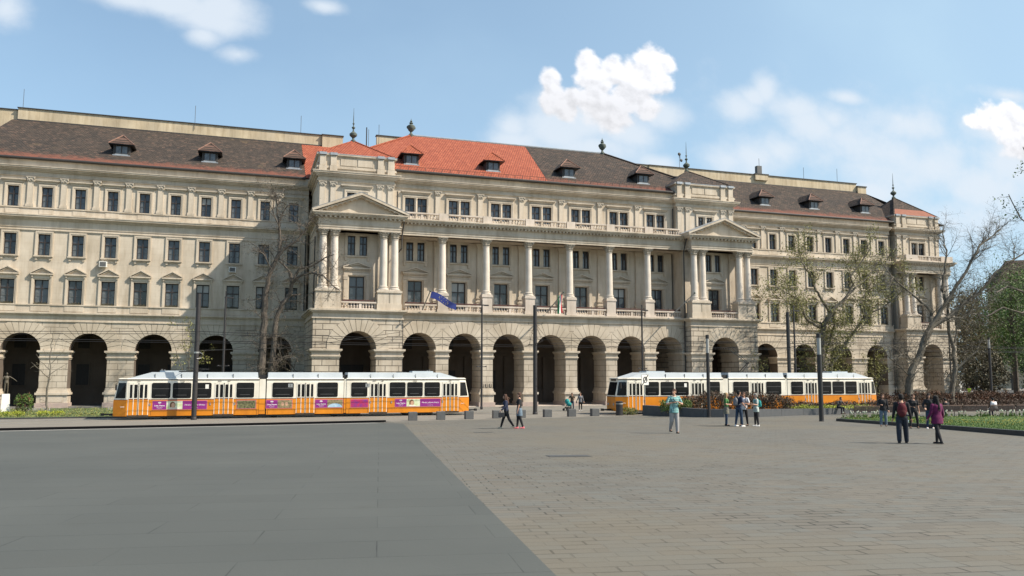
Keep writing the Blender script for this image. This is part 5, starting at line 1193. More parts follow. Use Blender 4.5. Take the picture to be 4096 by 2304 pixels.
tree('plane_tree', 'big leafless plane tree with a leaning mottled trunk in front of the corner pavilion', 'tree', (64.3, 66, -.11), [
    (.40, .30, 0, [(64.25, -.11), (64.37, 2.73), (64.88, 3.83), (65.98, 5.42), (66.68, 6.87), (67.58, 8.17)]), (.28, .04, (0, -1.5), [(67.58, 8.17), (68.49, 9.49), (69.41, 10.81), (70.79, 12.67), (72.2, 14.54), (73.66, 16.96), (75.48, 18.07), (76.55, 19.07)]),
    (.20, .03, (0, 1.5), [(67.58, 8.17), (67.93, 9.8), (67.53, 10.44), (66.55, 11.22), (65.4, 12.15), (64.24, 13.08), (63.5, 14.02), (62.97, 15.12)]), (.18, .03, (-.3, 1.5), [(69.41, 10.81), (69.39, 12.12), (70.26, 14.13), (71.06, 16.49), (70.98, 18.33), (71.7, 19.54)]),
    (.26, .03, (0, -2.5), [(67.58, 8.17), (69.51, 9.18), (71.93, 10.89), (73.74, 12.27), (75.17, 14.0), (76.56, 15.07), (79.11, 16.38), (79.83, 16.93)]), (.12, .03, (-.5, 1.5), [(69.92, 9.19), (71.81, 9.24), (73.56, 9.77), (75.17, 9.81), (76.11, 9.33)]),
    (.12, .02, (-.8, 1), [(72.2, 14.54), (73.33, 15.43), (74.94, 16.69), (77.53, 18.87)]), (.12, .02, (-1, .5), [(71.93, 10.89), (72.83, 11.58), (75.01, 11.98), (76.6, 12.7), (78.65, 13.45)]),
    (.09, .02, (0, -1.5), [(65.11, 4.31), (63.78, 5.4), (62.39, 5.24), (61.46, 6.01)]), (.08, .02, (0, 1), [(64.53, 3.04), (63.51, 4.14), (62.76, 4.92), (62.05, 6.18)])],
    'plane', [(2.0, 3.0, .045, .04, .22), (2.8, 1.6, .024, .02, .25), (3.8, .75, .013, .02, .25)], 15, 'lf_tan', 1, .05, .1, .14)
tree('pollard_tree', 'pollarded pale-trunked tree right of the big leaning plane tree', 'tree', (69.9, 66, -.11), [
    (.30, .12, 0, [(69.85, -.11), (70.04, 1.93), (70.47, 3.69), (70.43, 5.95), (70.02, 7.57), (69.98, 10.01), (70.54, 12.0)]), (.14, .03, (0, -1), [(70.47, 3.69), (71.48, 4.66), (72.82, 5.65), (73.37, 7.29)]), (.12, .03, (0, 1), [(70.43, 5.95), (71.27, 7.59), (71.87, 10.06), (72.91, 12.57)]), (.15, .13, (0, .2), [(70.47, 3.7), (70.8, 4.8)])],
    'plane', [(1.8, 1.8, .03, .05, .22), (2.6, 1.1, .017, .02, .25), (3.2, .5, .010, .02, .25)], 16, 'lf_tan', 1, .055, .1, .3)
for i, (x, y, h, lab) in enumerate(((55.0, 79, 5.6, 'thin leafing sapling before the first right-wing arch'), (66.5, 78, 6.0, 'thin leafing sapling between the third and fourth right-wing arches'), (72.0, 79, 6.6, 'broad leafing sapling before the fourth right-wing arch'), (77.0, 72, 6.5, 'brown-leaved young tree hiding the corner pavilion arch'))):
    tree('sapling', lab, 'sapling', (x, y, -.11), [(.08, .02, 0, [(x, -.11), (x+.1, 1.5), (x, 3), (x+.1, h)]), (.04, .01, (0, .5), [(x, 1.6), (x-.8, 3.2), (x-1.3, h*.8)]), (.04, .01, (0, -.5), [(x, 1.8), (x+.8, 3.2), (x+1.2, h*.85)]), (.03, .01, (0, -.6), [(x, 1.2), (x-.5, 2.6), (x-.6, h*.9)])],
        'bark', [(1.6, 1.3, .02, .05, .2), (2.4, .6, .01, .03, .2)], 20+i, 'lf_spring' if i < 3 else 'lf_ivy', 2 if i < 2 else 4, .085, .18, .8)

# full-crowned park trees: trunk, limbs and many leaf clumps through the crown
def park_tree(x, y, h, rad, zc, leaf, bark, n, seed, label, name='park_tree', group='trees of the park behind the hedge', conical=False, ls=.16):
    rng = random.Random(seed); z = G(x, y); t = thing(name, label, 'tree', (x, y, z), 0, group); mb = MB(); lm = MB()
    mb.tube([(0, 0, -.3), (0, 0, .3), (.1, 0, h*.3), (0, .1, h*.6), (.1, 0, h*.92)], [h*.026, h*.02, h*.016, h*.01, .03], 8)
    cl = []
    for k in range(n):
        if conical:
            t_ = rng.random()**.8; zz = h*(.12+.86*t_); r = rad*(1-t_)*math.sqrt(rng.random()) ; a = rng.uniform(0, 2*PI); c = Vector((r*math.cos(a), r*math.sin(a), zz-.25*r))
        else:
            while True:
                v = Vector((rng.uniform(-1, 1), rng.uniform(-1, 1), rng.uniform(-1, 1)))
                if .25 < v.length < 1: break
            v *= 1+.22*noise.noise(v*2.3+Vector((seed, 0, 0))); c = Vector((v.x*rad, v.y*rad, zc+v.z*(h-zc)))
        cl.append(c)
    for c in cl:
        if rng.random() < .16:
            a = Vector((0, 0, max(h*.2, c.z-rng.uniform(1, 3)))); mb.tube([a, a.lerp(c, .5)+Vector((0, 0, .3)), c], [.07, .04, .012], 4, 0, False)
        leaf_cloud(lm, [c], ls, rng, 22, h*.032)
    link('trunk', mb.mesh('trunk', bark, True), t); link('crown', lm.mesh('crown', leaf), t)
B = park_tree
B(107, 98, 16.5, 5.6, 9.0, 'lf_tan', 'bark', 520, 31, 'tan budding park tree just right of the corner pavilion')
B(118, 108, 18.5, 6.2, 9.5, 'lf_tan', 'bark', 520, 32, 'brownish budding park tree behind the far light column')
B(97, 86, 6.5, 3.0, 3.4, 'lf_ivy', 'bark', 190, 33, 'low brown bushy tree at the foot of the corner pavilion')
B(119, 96, 20, 5.6, 12.0, 'lf_green', 'darkbark', 420, 34, 'tall loose green-crowned tree above the far light column')
B(107, 83, 14.5, 4.6, 4.5, 'lf_dark', 'darkbark', 650, 35, 'dark green conifer at the right edge of the park', conical=True)
B(100, 78, 7.0, 3.6, 3.4, 'lf_green', 'darkbark', 330, 36, 'low spreading fresh green tree right of the far light column', ls=.12)
B(135, 122, 15, 6.5, 8.0, 'lf_dark', 'darkbark', 300, 37, 'dark tree mass in the far park left of the conifer')
B(152, 128, 16, 7.0, 9.0, 'lf_tan', 'darkbark', 260, 38, 'far brown tree before the distant building')
B(128, 101, 10, 4.5, 5.5, 'lf_dark', 'darkbark', 300, 39, 'dark shaded tree behind the low green tree')
B(107.5, 90, 20.5, 4.4, 12.5, 'lf_green', 'darkbark', 480, 42, 'tall fresh green tree nearest the right edge above the low spreading tree', ls=.13)
B(132, 104, 19, 6.5, 10.5, 'lf_dark', 'darkbark', 520, 41, 'tall dark tree at the right edge screening the beige townhouse')
B(150, 152, 18, 8.0, 10, 'lf_spring', 'darkbark', 240, 40, 'farthest olive tree beyond the parked cars')
tree('chestnut_tree', 'tree outside the right edge reaching in with dark limbs and fresh leaves', 'tree', (60.0, 45, .3), [
    (.38, .22, 0, [(60, .3), (59.6, 5), (59.4, 9)]), (.20, .10, (0, .6), [(59.4, 9), (59.2, 14), (58.4, 19), (57.6, 22)]), (.16, .05, (0, -1), [(59.5, 8.2), (57.6, 9.2), (55.6, 8.9), (54.2, 9.4), (52.6, 9.7), (51.2, 9.2)]), (.13, .05, (0, .8), [(59.4, 9.0), (57.0, 8.4), (55.2, 7.9), (53.6, 8.3), (52.2, 7.6)]),
    (.10, .03, (.3, -.6), [(59.2, 14), (57.5, 16), (56.0, 18.6), (55.2, 20.4)]), (.09, .03, (.3, .6), [(59.1, 13), (57.3, 14.2), (55.9, 15.2), (54.9, 17.0)]), (.08, .02, (.3, 0), [(59.3, 11.5), (57.2, 12.6), (55.9, 13.4)])],
    'darkbark', [(.8, 1.5, .03, .04, .25), (2.0, .8, .015, .02, .25)], 17, 'lf_green', 4, .085, .16, .6)

def clump(name, label, cat, x, y, z, rx, ry, h, leaf, n, seed, ls=.06, group=None, spread=.07, per=7, kind=None, stem=True, mats2=None):
    rng = random.Random(seed); t = thing(name, label, cat, (x, y, z), 0, group); lm = MB(); mb = MB()
    if kind: t['kind'] = kind
    for k in range(n):
        u, v = rng.uniform(-1, 1), rng.uniform(-1, 1); 
        if abs(u)**2.6+abs(v)**2.6 > 1: continue
        top = h*(.86+.22*noise.noise(Vector((x+u*rx*1.3, y+v*ry*1.3, seed*.1)))+.10*noise.noise(Vector((x+u*rx*5, y+v*ry*5, 3))))*(1-.35*max(abs(u), abs(v))**4); zz = top*(1-.9*rng.random()**2.0)
        leaf_cloud(lm, [(u*rx, v*ry, zz)], ls, rng, per, spread, 0 if rng.random() < .75 or not mats2 else 1)
        if stem and rng.random() < .10: mb.tube([(u*rx*.8, v*ry*.8, 0), (u*rx, v*ry, top+rng.uniform(-.1, .18))], [.012, .004], 3, 0, False)
    if kind:
        o = link('foliage', lm.mesh('foliage', [leaf]+([mats2] if mats2 else [])), t)
    else: link('foliage', lm.mesh('foliage', [leaf]+([mats2] if mats2 else [])), t)
    if stem and mb.v: link('stems', mb.mesh('stems', 'darkbark'), t)
    return t
def stuff(name, label, cat, boxes, leaf, n, seed, ls, h, mats2=None, spread=.06, per=5):
    rng = random.Random(seed); lm = MB()
    for (x0, x1, y0, y1, z0) in boxes:
        for k in range(n):
            x, y = rng.uniform(x0, x1), rng.uniform(y0, y1); zz = (z0 if z0 is not None else G(x, y))+h*(.6+.5*noise.noise(Vector((x*1.1, y*1.1, seed))))*(1-rng.random()**2)
            leaf_cloud(lm, [(x, y, max(zz, (z0 if z0 is not None else G(x, y))+.02))], ls, rng, per, spread, 0 if rng.random() < .7 or not mats2 else 1)
    o = link(name, lm.mesh(name, [leaf]+([mats2] if mats2 else []))); tag(o, label, cat, None, 'stuff'); return o
# shrubs of the raised bed
xs = [(31.6, 55.6, 1.2, .95, 1.2, 'lf_green', 'small green shrub at the left end of the planter'), (33.4, 56.2, 1.35, 1.1, 1.55, 'lf_red', 'red-brown shrub right behind the man in the teal shirt'), (35.4, 56.4, 1.4, 1.2, 1.95, 'lf_red', 'tall red-brown shrub left of the light column in the planter'),
      (37.5, 56.5, 1.45, 1.2, 1.9, 'lf_red', 'red-brown shrub behind the woman with green top'), (39.7, 56.8, 1.5, 1.2, 1.85, 'lf_red', 'red-brown shrub behind the four standing tourists'), (41.7, 57.0, 1.35, 1.2, 1.55, 'lf_red', 'red-brown shrub at the right end of the planter beside yellow plants')]
for i, (x, y, rx, ry, h, lf, lab) in enumerate(xs):
    clump('shrub', lab, 'shrub', x, y, G(x, y)+.3, rx, ry, h*.86, lf, 620, 50+i, .055, 'shrubs in the raised planter', .07, 7, mats2='lf_ivy' if lf == 'lf_red' else 'lf_spring')
stuff('ground_cover', 'bright yellow-green ground cover filling the raised bed by the seated man', 'ground cover', [(42.9, 50.5, 55.0, 57.6, .35)], 'lf_yel', 1300, 60, .05, .42, 'lf_spring')
for i, (x, w_, lab) in enumerate(((46.0, 2.0, 'dark red low shrub left of the seated man'), (50.2, 2.3, 'dark red low shrub right of the seated man'), (54.6, 2.4, 'dark red low shrub behind the bench end'), (59.2, 2.6, 'dark red low shrub behind the second bench'), (64.0, 2.7, 'dark red low shrub behind the middle benches'), (69.0, 2.8, 'dark red low shrub at the right edge'))):
    clump('shrub', lab, 'shrub', x, 59.0+.05*i, G(x, 59), w_, .9, .95 if i < 2 else 1.05, 'lf_red', 620, 70+i, .06, 'dark red low shrubs behind the benches', .08, 7)
for i, (x, lab) in enumerate(((58.2, 'rust-topped clipped hedge section just right of the right-hand tram nose'), (66.2, 'rust-topped clipped hedge section at the foot of the big plane tree'), (74.2, 'rust-topped clipped hedge section right of the plane trees'), (82.2, 'rust-topped clipped hedge section running out at the right edge'))):
    t = clump('hedge', lab, 'hedge', x, 66.2, -.11, 4.05, .8, 1.7, 'lf_red', 1300, 80+i, .07, 'long clipped hedge in sections', .10, 8, mats2='lf_rust')
clump('shrub', 'green and red round shrub left of the statue pedestal', 'shrub', -21.0, 80.6, -.1, .95, .8, 1.9, 'lf_green', 420, 90, .055, None, .06, 7, mats2='lf_rust')
clump('shrub', 'small green and red shrub right of the statue pedestal', 'shrub', -18.35, 81.6, -.1, .7, .7, 1.75, 'lf_green', 360, 91, .055, None, .06, 7, mats2='lf_rust')
for i, (x, lab) in enumerate(((-17.9, 'smallest yellow-green cushion plant at the left kerb'), (-16.9, 'yellow-green cushion plant left of the bare sapling'), (-15.1, 'yellow-green cushion plant right of the bare sapling'), (-14.1, 'yellow-green cushion plant farthest right at the kerb'))):
    clump('cushion_plant', lab, 'plant', x, 73.4, -.11, .48, .3, .42, 'lf_yel', 130, 95+i, .04, 'yellow-green cushion plants by the kerb', .05, 7)
stuff('rough_grass', 'long uneven grass of the lawn before the left arches', 'grass', [(-26, 7.6, 70.2, 74, -.10), (-26, 7.6, 74, 84, -.10)], 'lf_spring', 2300, 99, .05, .30, 'lf_green', .08, 3)
clump('shrub', 'grey-green shrub at the left tip of the wedge planter', 'shrub', 29.9, 60.2, G(30, 60), .8, .5, .62, 'lf_spring', 260, 101, .04, None, .05, 7, mats2='lf_green')

# ------------------------------------------------------------------ planter, lawn, benches, flowers
def wallpoly(name, pts, thick, mat_, label=None, cat=None, base=-.2):
    """pts: (x, y, top height above ground)"""
    mb = MB(); n = len(pts)
    for i in range(n-1):
        (xa, ya, ha), (xb, yb_, hb) = pts[i], pts[i+1]; d = Vector((xb-xa, yb_-ya, 0)).normalized(); nrm = Vector((-d.y, d.x, 0))*thick
        za, zb = G(xa, ya), G(xb, yb_); g = .012
        A = [(xa+d.x*g, ya+d.y*g), (xb-d.x*g, yb_-d.y*g), (xb-d.x*g+nrm.x, yb_-d.y*g+nrm.y), (xa+d.x*g+nrm.x, ya+d.y*g+nrm.y)]
        zt = [za+ha, zb+hb, zb+hb, za+ha]
        mb.add([(p[0], p[1], min(za, zb)+base) for p in A]+[(A[k][0], A[k][1], zt[k]) for k in range(4)], [(0, 1, 5, 4), (1, 2, 6, 5), (2, 3, 7, 6), (3, 0, 4, 7), (4, 5, 6, 7)])
    return link(name, mb.mesh(name, mat_))
def alongw(pts, L=2.6):
    out = [pts[0]]
    for a, b in zip(pts, pts[1:]):
        l = math.hypot(b[0]-a[0], b[1]-a[1]); n = max(1, round(l/L))
        for k in range(1, n+1): out.append(tuple(a[i]+(b[i]-a[i])*k/n for i in range(3)))
    return out
pl_pts = [(30.5, 59.0, .82), (32.05, 52.35, .60), (33.3, 51.7, .58), (36.2, 51.5, .56), (41.5, 53.3, .50), (47.0, 55.0, .46), (53.0, 56.6, .46)]
o = wallpoly('planter_wall', alongw(pl_pts, 2.3), .42, 'granited'); tag(o, 'dark grey granite planter wall, wedge shaped at its left end', 'planter')
mb = MB(); sheet(mb, [(30.8, 59.0), (32.2, 52.9), (33.4, 52.1), (36.2, 51.9), (41.4, 53.7), (47.0, 55.4), (53.0, 57.0), (60, 59.6), (31.2, 59.6)], .30, 2); struct('planting_bed', mb, 'soil')
mb = MB(); sheet(mb, [(53.0, 56.8), (62, 57.6), (76, 57), (90, 56), (100, 61.0), (53, 61.0)], .03); struct('shrub_bed', mb, 'soil')
mb = MB(); sheet(mb, [(51, 64.9), (100, 64.9), (100, 69.5), (51, 69.5)], .03); struct('hedge_bed', mb, 'soil')
lawn = [(35.45, 42.35), (34.3, 38), (32.7, 32), (30.2, 24.9), (27.6, 18), (22, 3), (70, -10), (66, 38), (56, 41.6), (47, 43.3), (40.0, 44.4)]
mb = MB(); sheet(mb, [(35.7, 42.3), (34.55, 38), (32.95, 32), (30.45, 24.9), (27.85, 18), (22.3, 3), (70, -10), (66, 38), (56, 41.6), (47, 43.2), (40.0, 44.2)], .15, 2); struct('lawn', mb, 'grass')
kb = wallpoly('lawn_kerb', alongw([(47, 43.4, .16), (40.0, 44.4, .16), (35.45, 42.4, .16), (34.3, 38, .17), (32.7, 32, .19), (30.2, 24.9, .21), (27.6, 18, .22), (22, 3, .22)], 3), .28, 'kerb'); kb['kind'] = 'structure'
rng = random.Random(5); gb = MB()
for k in range(26000):
    y = rng.uniform(21, 43.4); xl = 30.5+(y-24.9)*.305; x = rng.uniform(xl+.1, xl+rng.choice((6, 14, 26)))
    if y > 44-.12*(x-40) or x > 64: continue
    z = G(x, y)+.15; h = rng.uniform(.03, .075); a = rng.uniform(0, PI); w_ = .012; gb.add([(x-w_*math.cos(a), y-w_*math.sin(a), z), (x+w_*math.cos(a), y+w_*math.sin(a), z), (x+rng.gauss(0, .015), y+rng.gauss(0, .015), z+h)], [(0, 1, 2)])
tag(link('grass_blades', gb.mesh('grass_blades', 'lf_green')), 'short green grass blades of the lawn on the right', 'grass', None, 'stuff')
db = MB()
for k in range(750):
    cx, cy = [(38, 34), (41, 36), (44, 33), (36.5, 38), (47, 36), (40, 30), (50, 35)][k % 7]; x, y = cx+rng.gauss(0, 2.2), cy+rng.gauss(0, 1.6)
    if x < 31.2+(y-24.9)*.305 or y > 43-.1*(x-40): continue
    z = G(x, y)+.19; s = rng.uniform(.015, .035); db.add([(x-s, y, z), (x, y-s, z+.01), (x+s, y, z), (x, y+s, z+.01)], [(0, 1, 2, 3)])
tag(link('lawn_flowers', db.mesh('lawn_flowers', 'petaly')), 'scattered tiny yellow wildflowers in the lawn', 'flowers', None, 'stuff')
# tulips: one plant copied
tl = MB(); tl.tube([(0, 0, 0), (.01, .01, .22), (0, 0, .36)], .006, 4, 0)
for a in range(5):
    t_ = a*2*PI/5; c_, s_ = math.cos(t_), math.sin(t_); tl.add([(0, 0, 0), (.05*c_-.03*s_, .05*s_+.03*c_, .14), (.13*c_, .13*s_, .27+.03*(a % 2)), (.05*c_+.03*s_, .05*s_-.03*c_, .14)], [(0, 1, 2, 3)], 0)
TST = tl.mesh('tulip', 'lf_green'); fl_ = MB(); fl_.lathe(0, 0, [(.012, .35), (.038, .375), (.046, .41), (.040, .45), (.026, .475)], 8); TFL = fl_.mesh('flower', 'petal', True)
for k in range(105):
    if k < 20: x, y = rng.uniform(36.4, 40.0), 0; y = 42.6+(x-36.4)*.33+rng.uniform(-.7, .5)
    else: x = rng.uniform(40.0, 57.0); y = 43.2-.13*(x-40)+rng.uniform(-1.2, .5)
    if x < 32.7+(y-32)*.27: continue
    o = tag(link('tulip', TST, None, (x, y, G(x, y)+.15), rng.uniform(0, 6)), 'small white tulip in the border in front of the benches', 'tulip', 'white tulips in front of the benches'); s = rng.uniform(.75, 1.0); o.scale = (s, s, s); link('flower', TFL, o)
stuff('border_leaves', 'low green foliage of the tulip border', 'ground cover', [(40.2, 48.5, 41.6, 42.9, None), (48.5, 57, 40.6, 41.8, None), (36.2, 40, 41.6, 43.2, None)], 'lf_green', 520, 61, .055, .22, 'lf_spring', .07, 4)

def bench():
    t = thing('park_bench', '', 'bench', (0, 0, 0), 0, 'slatted wooden benches facing away along the lawn'); W = 1.95
    for s in (-1, 1):
        m = MB(); x = s*(W/2-.08)
        m.tube([(x, .52, 0), (x, .50, .42), (x, .05, .42), (x, -.06, .0)], .025, 6); m.tube([(x, .05, .42), (x, -.14, .88)], .025, 6); m.tube([(x, .50, .42), (x, .48, .62), (x, .05, .63)], .02, 6)
        link('iron_frame', m.mesh('iron_frame', 'black'), t)
    m = MB()
    for k in range(5): m.box(-W/2, W/2, .06+k*.092, .06+k*.092+.075, .44, .465)
    link('seat', m.mesh('seat', 'wood'), t)
    m = MB()
    for k in range(6):
        z = .42+k*.08; y = .03-(z-.42)*.40; m.box(-W/2, -.02, y-.045, y-.02, z, z+.068); m.box(.02, W/2, y-.045, y-.02, z, z+.068)
    link('backrest', m.mesh('backrest', 'wood'), t)
    return t
bn = ['first bench from the left, its open end by the light column', 'second bench from the left, behind the woman in black jumper', 'third bench from the left, behind the red backpack', 'fourth bench from the left, behind the woman in magenta', 'fifth bench from the left, in the tulip border', 'sixth bench from the left, with a white-shirted sitter', 'seventh bench from the left', 'bench at the right edge of the picture']
b0 = bench(); bpos = []
for i in range(8):
    o = b0 if i == 0 else copy_tree(b0); x = 40.6+2.12*i; y = 45.55-.13*2.12*i; bpos.append((x, y, G(x, y)))
    o.location = bpos[-1]; o.rotation_euler = (0, 0, math.radians(-7.4)); o['label'] = bn[i]

# ------------------------------------------------------------------ far background: building, cars, statue
def far_building(name, label, x, y, w, d, h, wall_, roof_, floors, rotz_, roofh=5):
    t = thing(name, label, 'building', (x, y, -.1), rotz_); m = MB(); m.box(-w/2, w/2, 0, d, 0, h); link('wall', m.mesh('wall', wall_), t)
    m = MB(); m.add([(-w/2-.4, -.4, h), (w/2+.4, -.4, h), (w/2-3, d/2, h+roofh), (-w/2+3, d/2, h+roofh), (-w/2-.4, d+.4, h), (w/2+.4, d+.4, h)], [(0, 1, 2, 3), (3, 2, 5, 4), (0, 3, 4), (1, 5, 2)]); link('roof', m.mesh('roof', roof_), t)
    m = MB(); 
    for f in range(floors+1): z = h*f/floors; m.box(-w/2-.15, w/2+.15, -.2, .05, z-.25, z+.05)
    link('cornice', m.mesh('cornice', 'plain'), t); wm = None; n = int(w/3.2)
    q = MB(); q.box(-.6, .6, -.06, .02, 0, 2.1, 0); q.box(-.75, .75, -.14, .02, 2.1, 2.3, 1); q.box(-.75, .75, -.14, .02, -.15, 0, 1); wm = q.mesh('window', ['glass', 'plain'])
    for f in range(floors):
        for k in range(n): link('window', wm, t, (-w/2+(k+.5)*w/n, 0, h*f/floors+1.2))
    return t
far_building('townhouse', 'distant beige townhouse with a red roof at the right edge beyond the trees', 182, 136, 30, 14, 25, 'parapet', 'tile_old_side', 6, math.radians(-38), 6)
far_building('townhouse', 'distant grey-roofed building seen between the park trees', 176, 200, 34, 14, 30, 'parapet', 'zinc', 6, math.radians(-25), 9)
far_building('townhouse', 'low distant pale block behind the parked cars', 140, 190, 40, 14, 16, 'parapet', 'tile_old', 4, math.radians(-10), 4)
M['carw'] = mat('white_car_paint', (.62, .62, .62), .3); M['carg'] = mat('grey_blue_car_paint', (.16, .20, .25), .3); M['card'] = mat('dark_car_paint', (.03, .035, .045), .3)
def car(x, y, rz_, col, label, van=False):
    t = thing('parked_van' if van else 'parked_car', label, 'van' if van else 'car', (x, y, G(x, y)), rz_, 'vehicles parked beyond the park'); H1 = 2.0 if van else 1.42
    pr = [(-2.2, .35), (2.2, .35), (2.25, .75), (1.3 if not van else 1.9, .92), (.75 if not van else 1.35, H1), (-1.5 if not van else -2.15, H1), (-2.15, .95), (-2.25, .7)]
    m = MB(); m.prism(pr, -.85, .85, 0); link('body', m.mesh('body', col), t)
    m = MB()
    for s in (-1, 1): m.prism([(-1.75, .97), (1.15 if not van else 1.6, .97), (.7 if not van else 1.25, H1-.08), (-1.4, H1-.08)], s*.86-.005, s*.86+.005)
    link('side_windows', m.mesh('side_windows', 'tglass'), t)
    for xx in (-1.35, 1.35):
        for s in (-1, 1):
            m = MB(); m.prism([(.33*math.cos(k*PI/8), .33+.33*math.sin(k*PI/8)) for k in range(16)], s*.78-.1, s*.78+.1); link('wheel', m.mesh('wheel', 'rubber'), t, (xx, 0, 0))
car(99.5, 92.0, .2, 'carw', 'white van parked beyond the hedge under the park trees', True)
car(95.0, 94.0, .2, 'carg', 'grey-blue car parked left of the white van')
car(104.3, 92.5, .2, 'card', 'dark car parked right of the white van')
car(90.5+.6, 97.5, .3, 'carw', 'white car parked nearest the corner of the building')

# ------------------------------------------------------------------ people
def vox(mb, mats, name, size=.010, smooth=2, matfn=None):
    me = bpy.data.meshes.new('tmp'); me.from_pydata(mb.v, [], mb.f); o = bpy.data.objects.new('tmp', me); COL.objects.link(o)
    r = o.modifiers.new('r', 'REMESH'); r.mode = 'VOXEL'; r.voxel_size = size; r.use_smooth_shade = True
    if smooth: s = o.modifiers.new('s', 'SMOOTH'); s.iterations = smooth; s.factor = .5
    dg = bpy.context.evaluated_depsgraph_get(); out = bpy.data.meshes.new_from_object(o.evaluated_get(dg)); bpy.data.objects.remove(o); bpy.data.meshes.remove(me); out.name = name
    out.materials.clear()
    for m_ in mats: out.materials.append(M[m_])
    if matfn:
        for p in out.polygons: p.material_index = matfn(p.center, p.normal)
    return out
def ell(mb, c, rx, ry, rz_, rot=None, nu=14, nv=10):
    t = MB(); t.ball((0, 0, 0), (rx, ry, rz_), nu, nv); c = Vector(c)
    vs = [(rot @ Vector(v) if rot else Vector(v))+c for v in t.v]; mb.add(vs, t.f)
def caps(mb, a, b, ra, rb, n=12):
    a, b = Vector(a), Vector(b); d = (b-a); L = d.length; d.normalize(); P = []; RR = []
    for k in range(4): t = math.sin((k)/4*PI/2); P.append(a-d*ra*(math.cos(k/4*PI/2))); RR.append(max(.002, ra*t))
    P += [a, a.lerp(b, .35), a.lerp(b, .7), b]; RR += [ra, ra+(rb-ra)*.25, ra+(rb-ra)*.65, rb]
    for k in range(1, 5): t = k/4*PI/2; P.append(b+d*rb*math.sin(t)); RR.append(max(.002, rb*math.cos(t)))
    mb.tube(P, RR, n)
def loftb(mb, rings, n=20):       # rings: centre, rx, ry
    vs = []
    for c, rx, ry in rings:
        for k in range(n): a = 2*PI*k/n; vs.append((c[0]+rx*math.cos(a), c[1]+ry*math.sin(a), c[2]))
    m = len(rings); mb.add(vs, [(j*n+k, j*n+(k+1) % n, (j+1)*n+(k+1) % n, (j+1)*n+k) for j in range(m-1) for k in range(n)]+[tuple(range(n-1, -1, -1)), tuple((m-1)*n+k for k in range(n))])
def dirv(az, el):        # az 0 = forward (+y), 90 = to the figure's right (+x); el up
    a, e = math.radians(az), math.radians(el); return Vector((math.sin(a)*math.cos(e), math.cos(a)*math.cos(e), math.sin(e)))
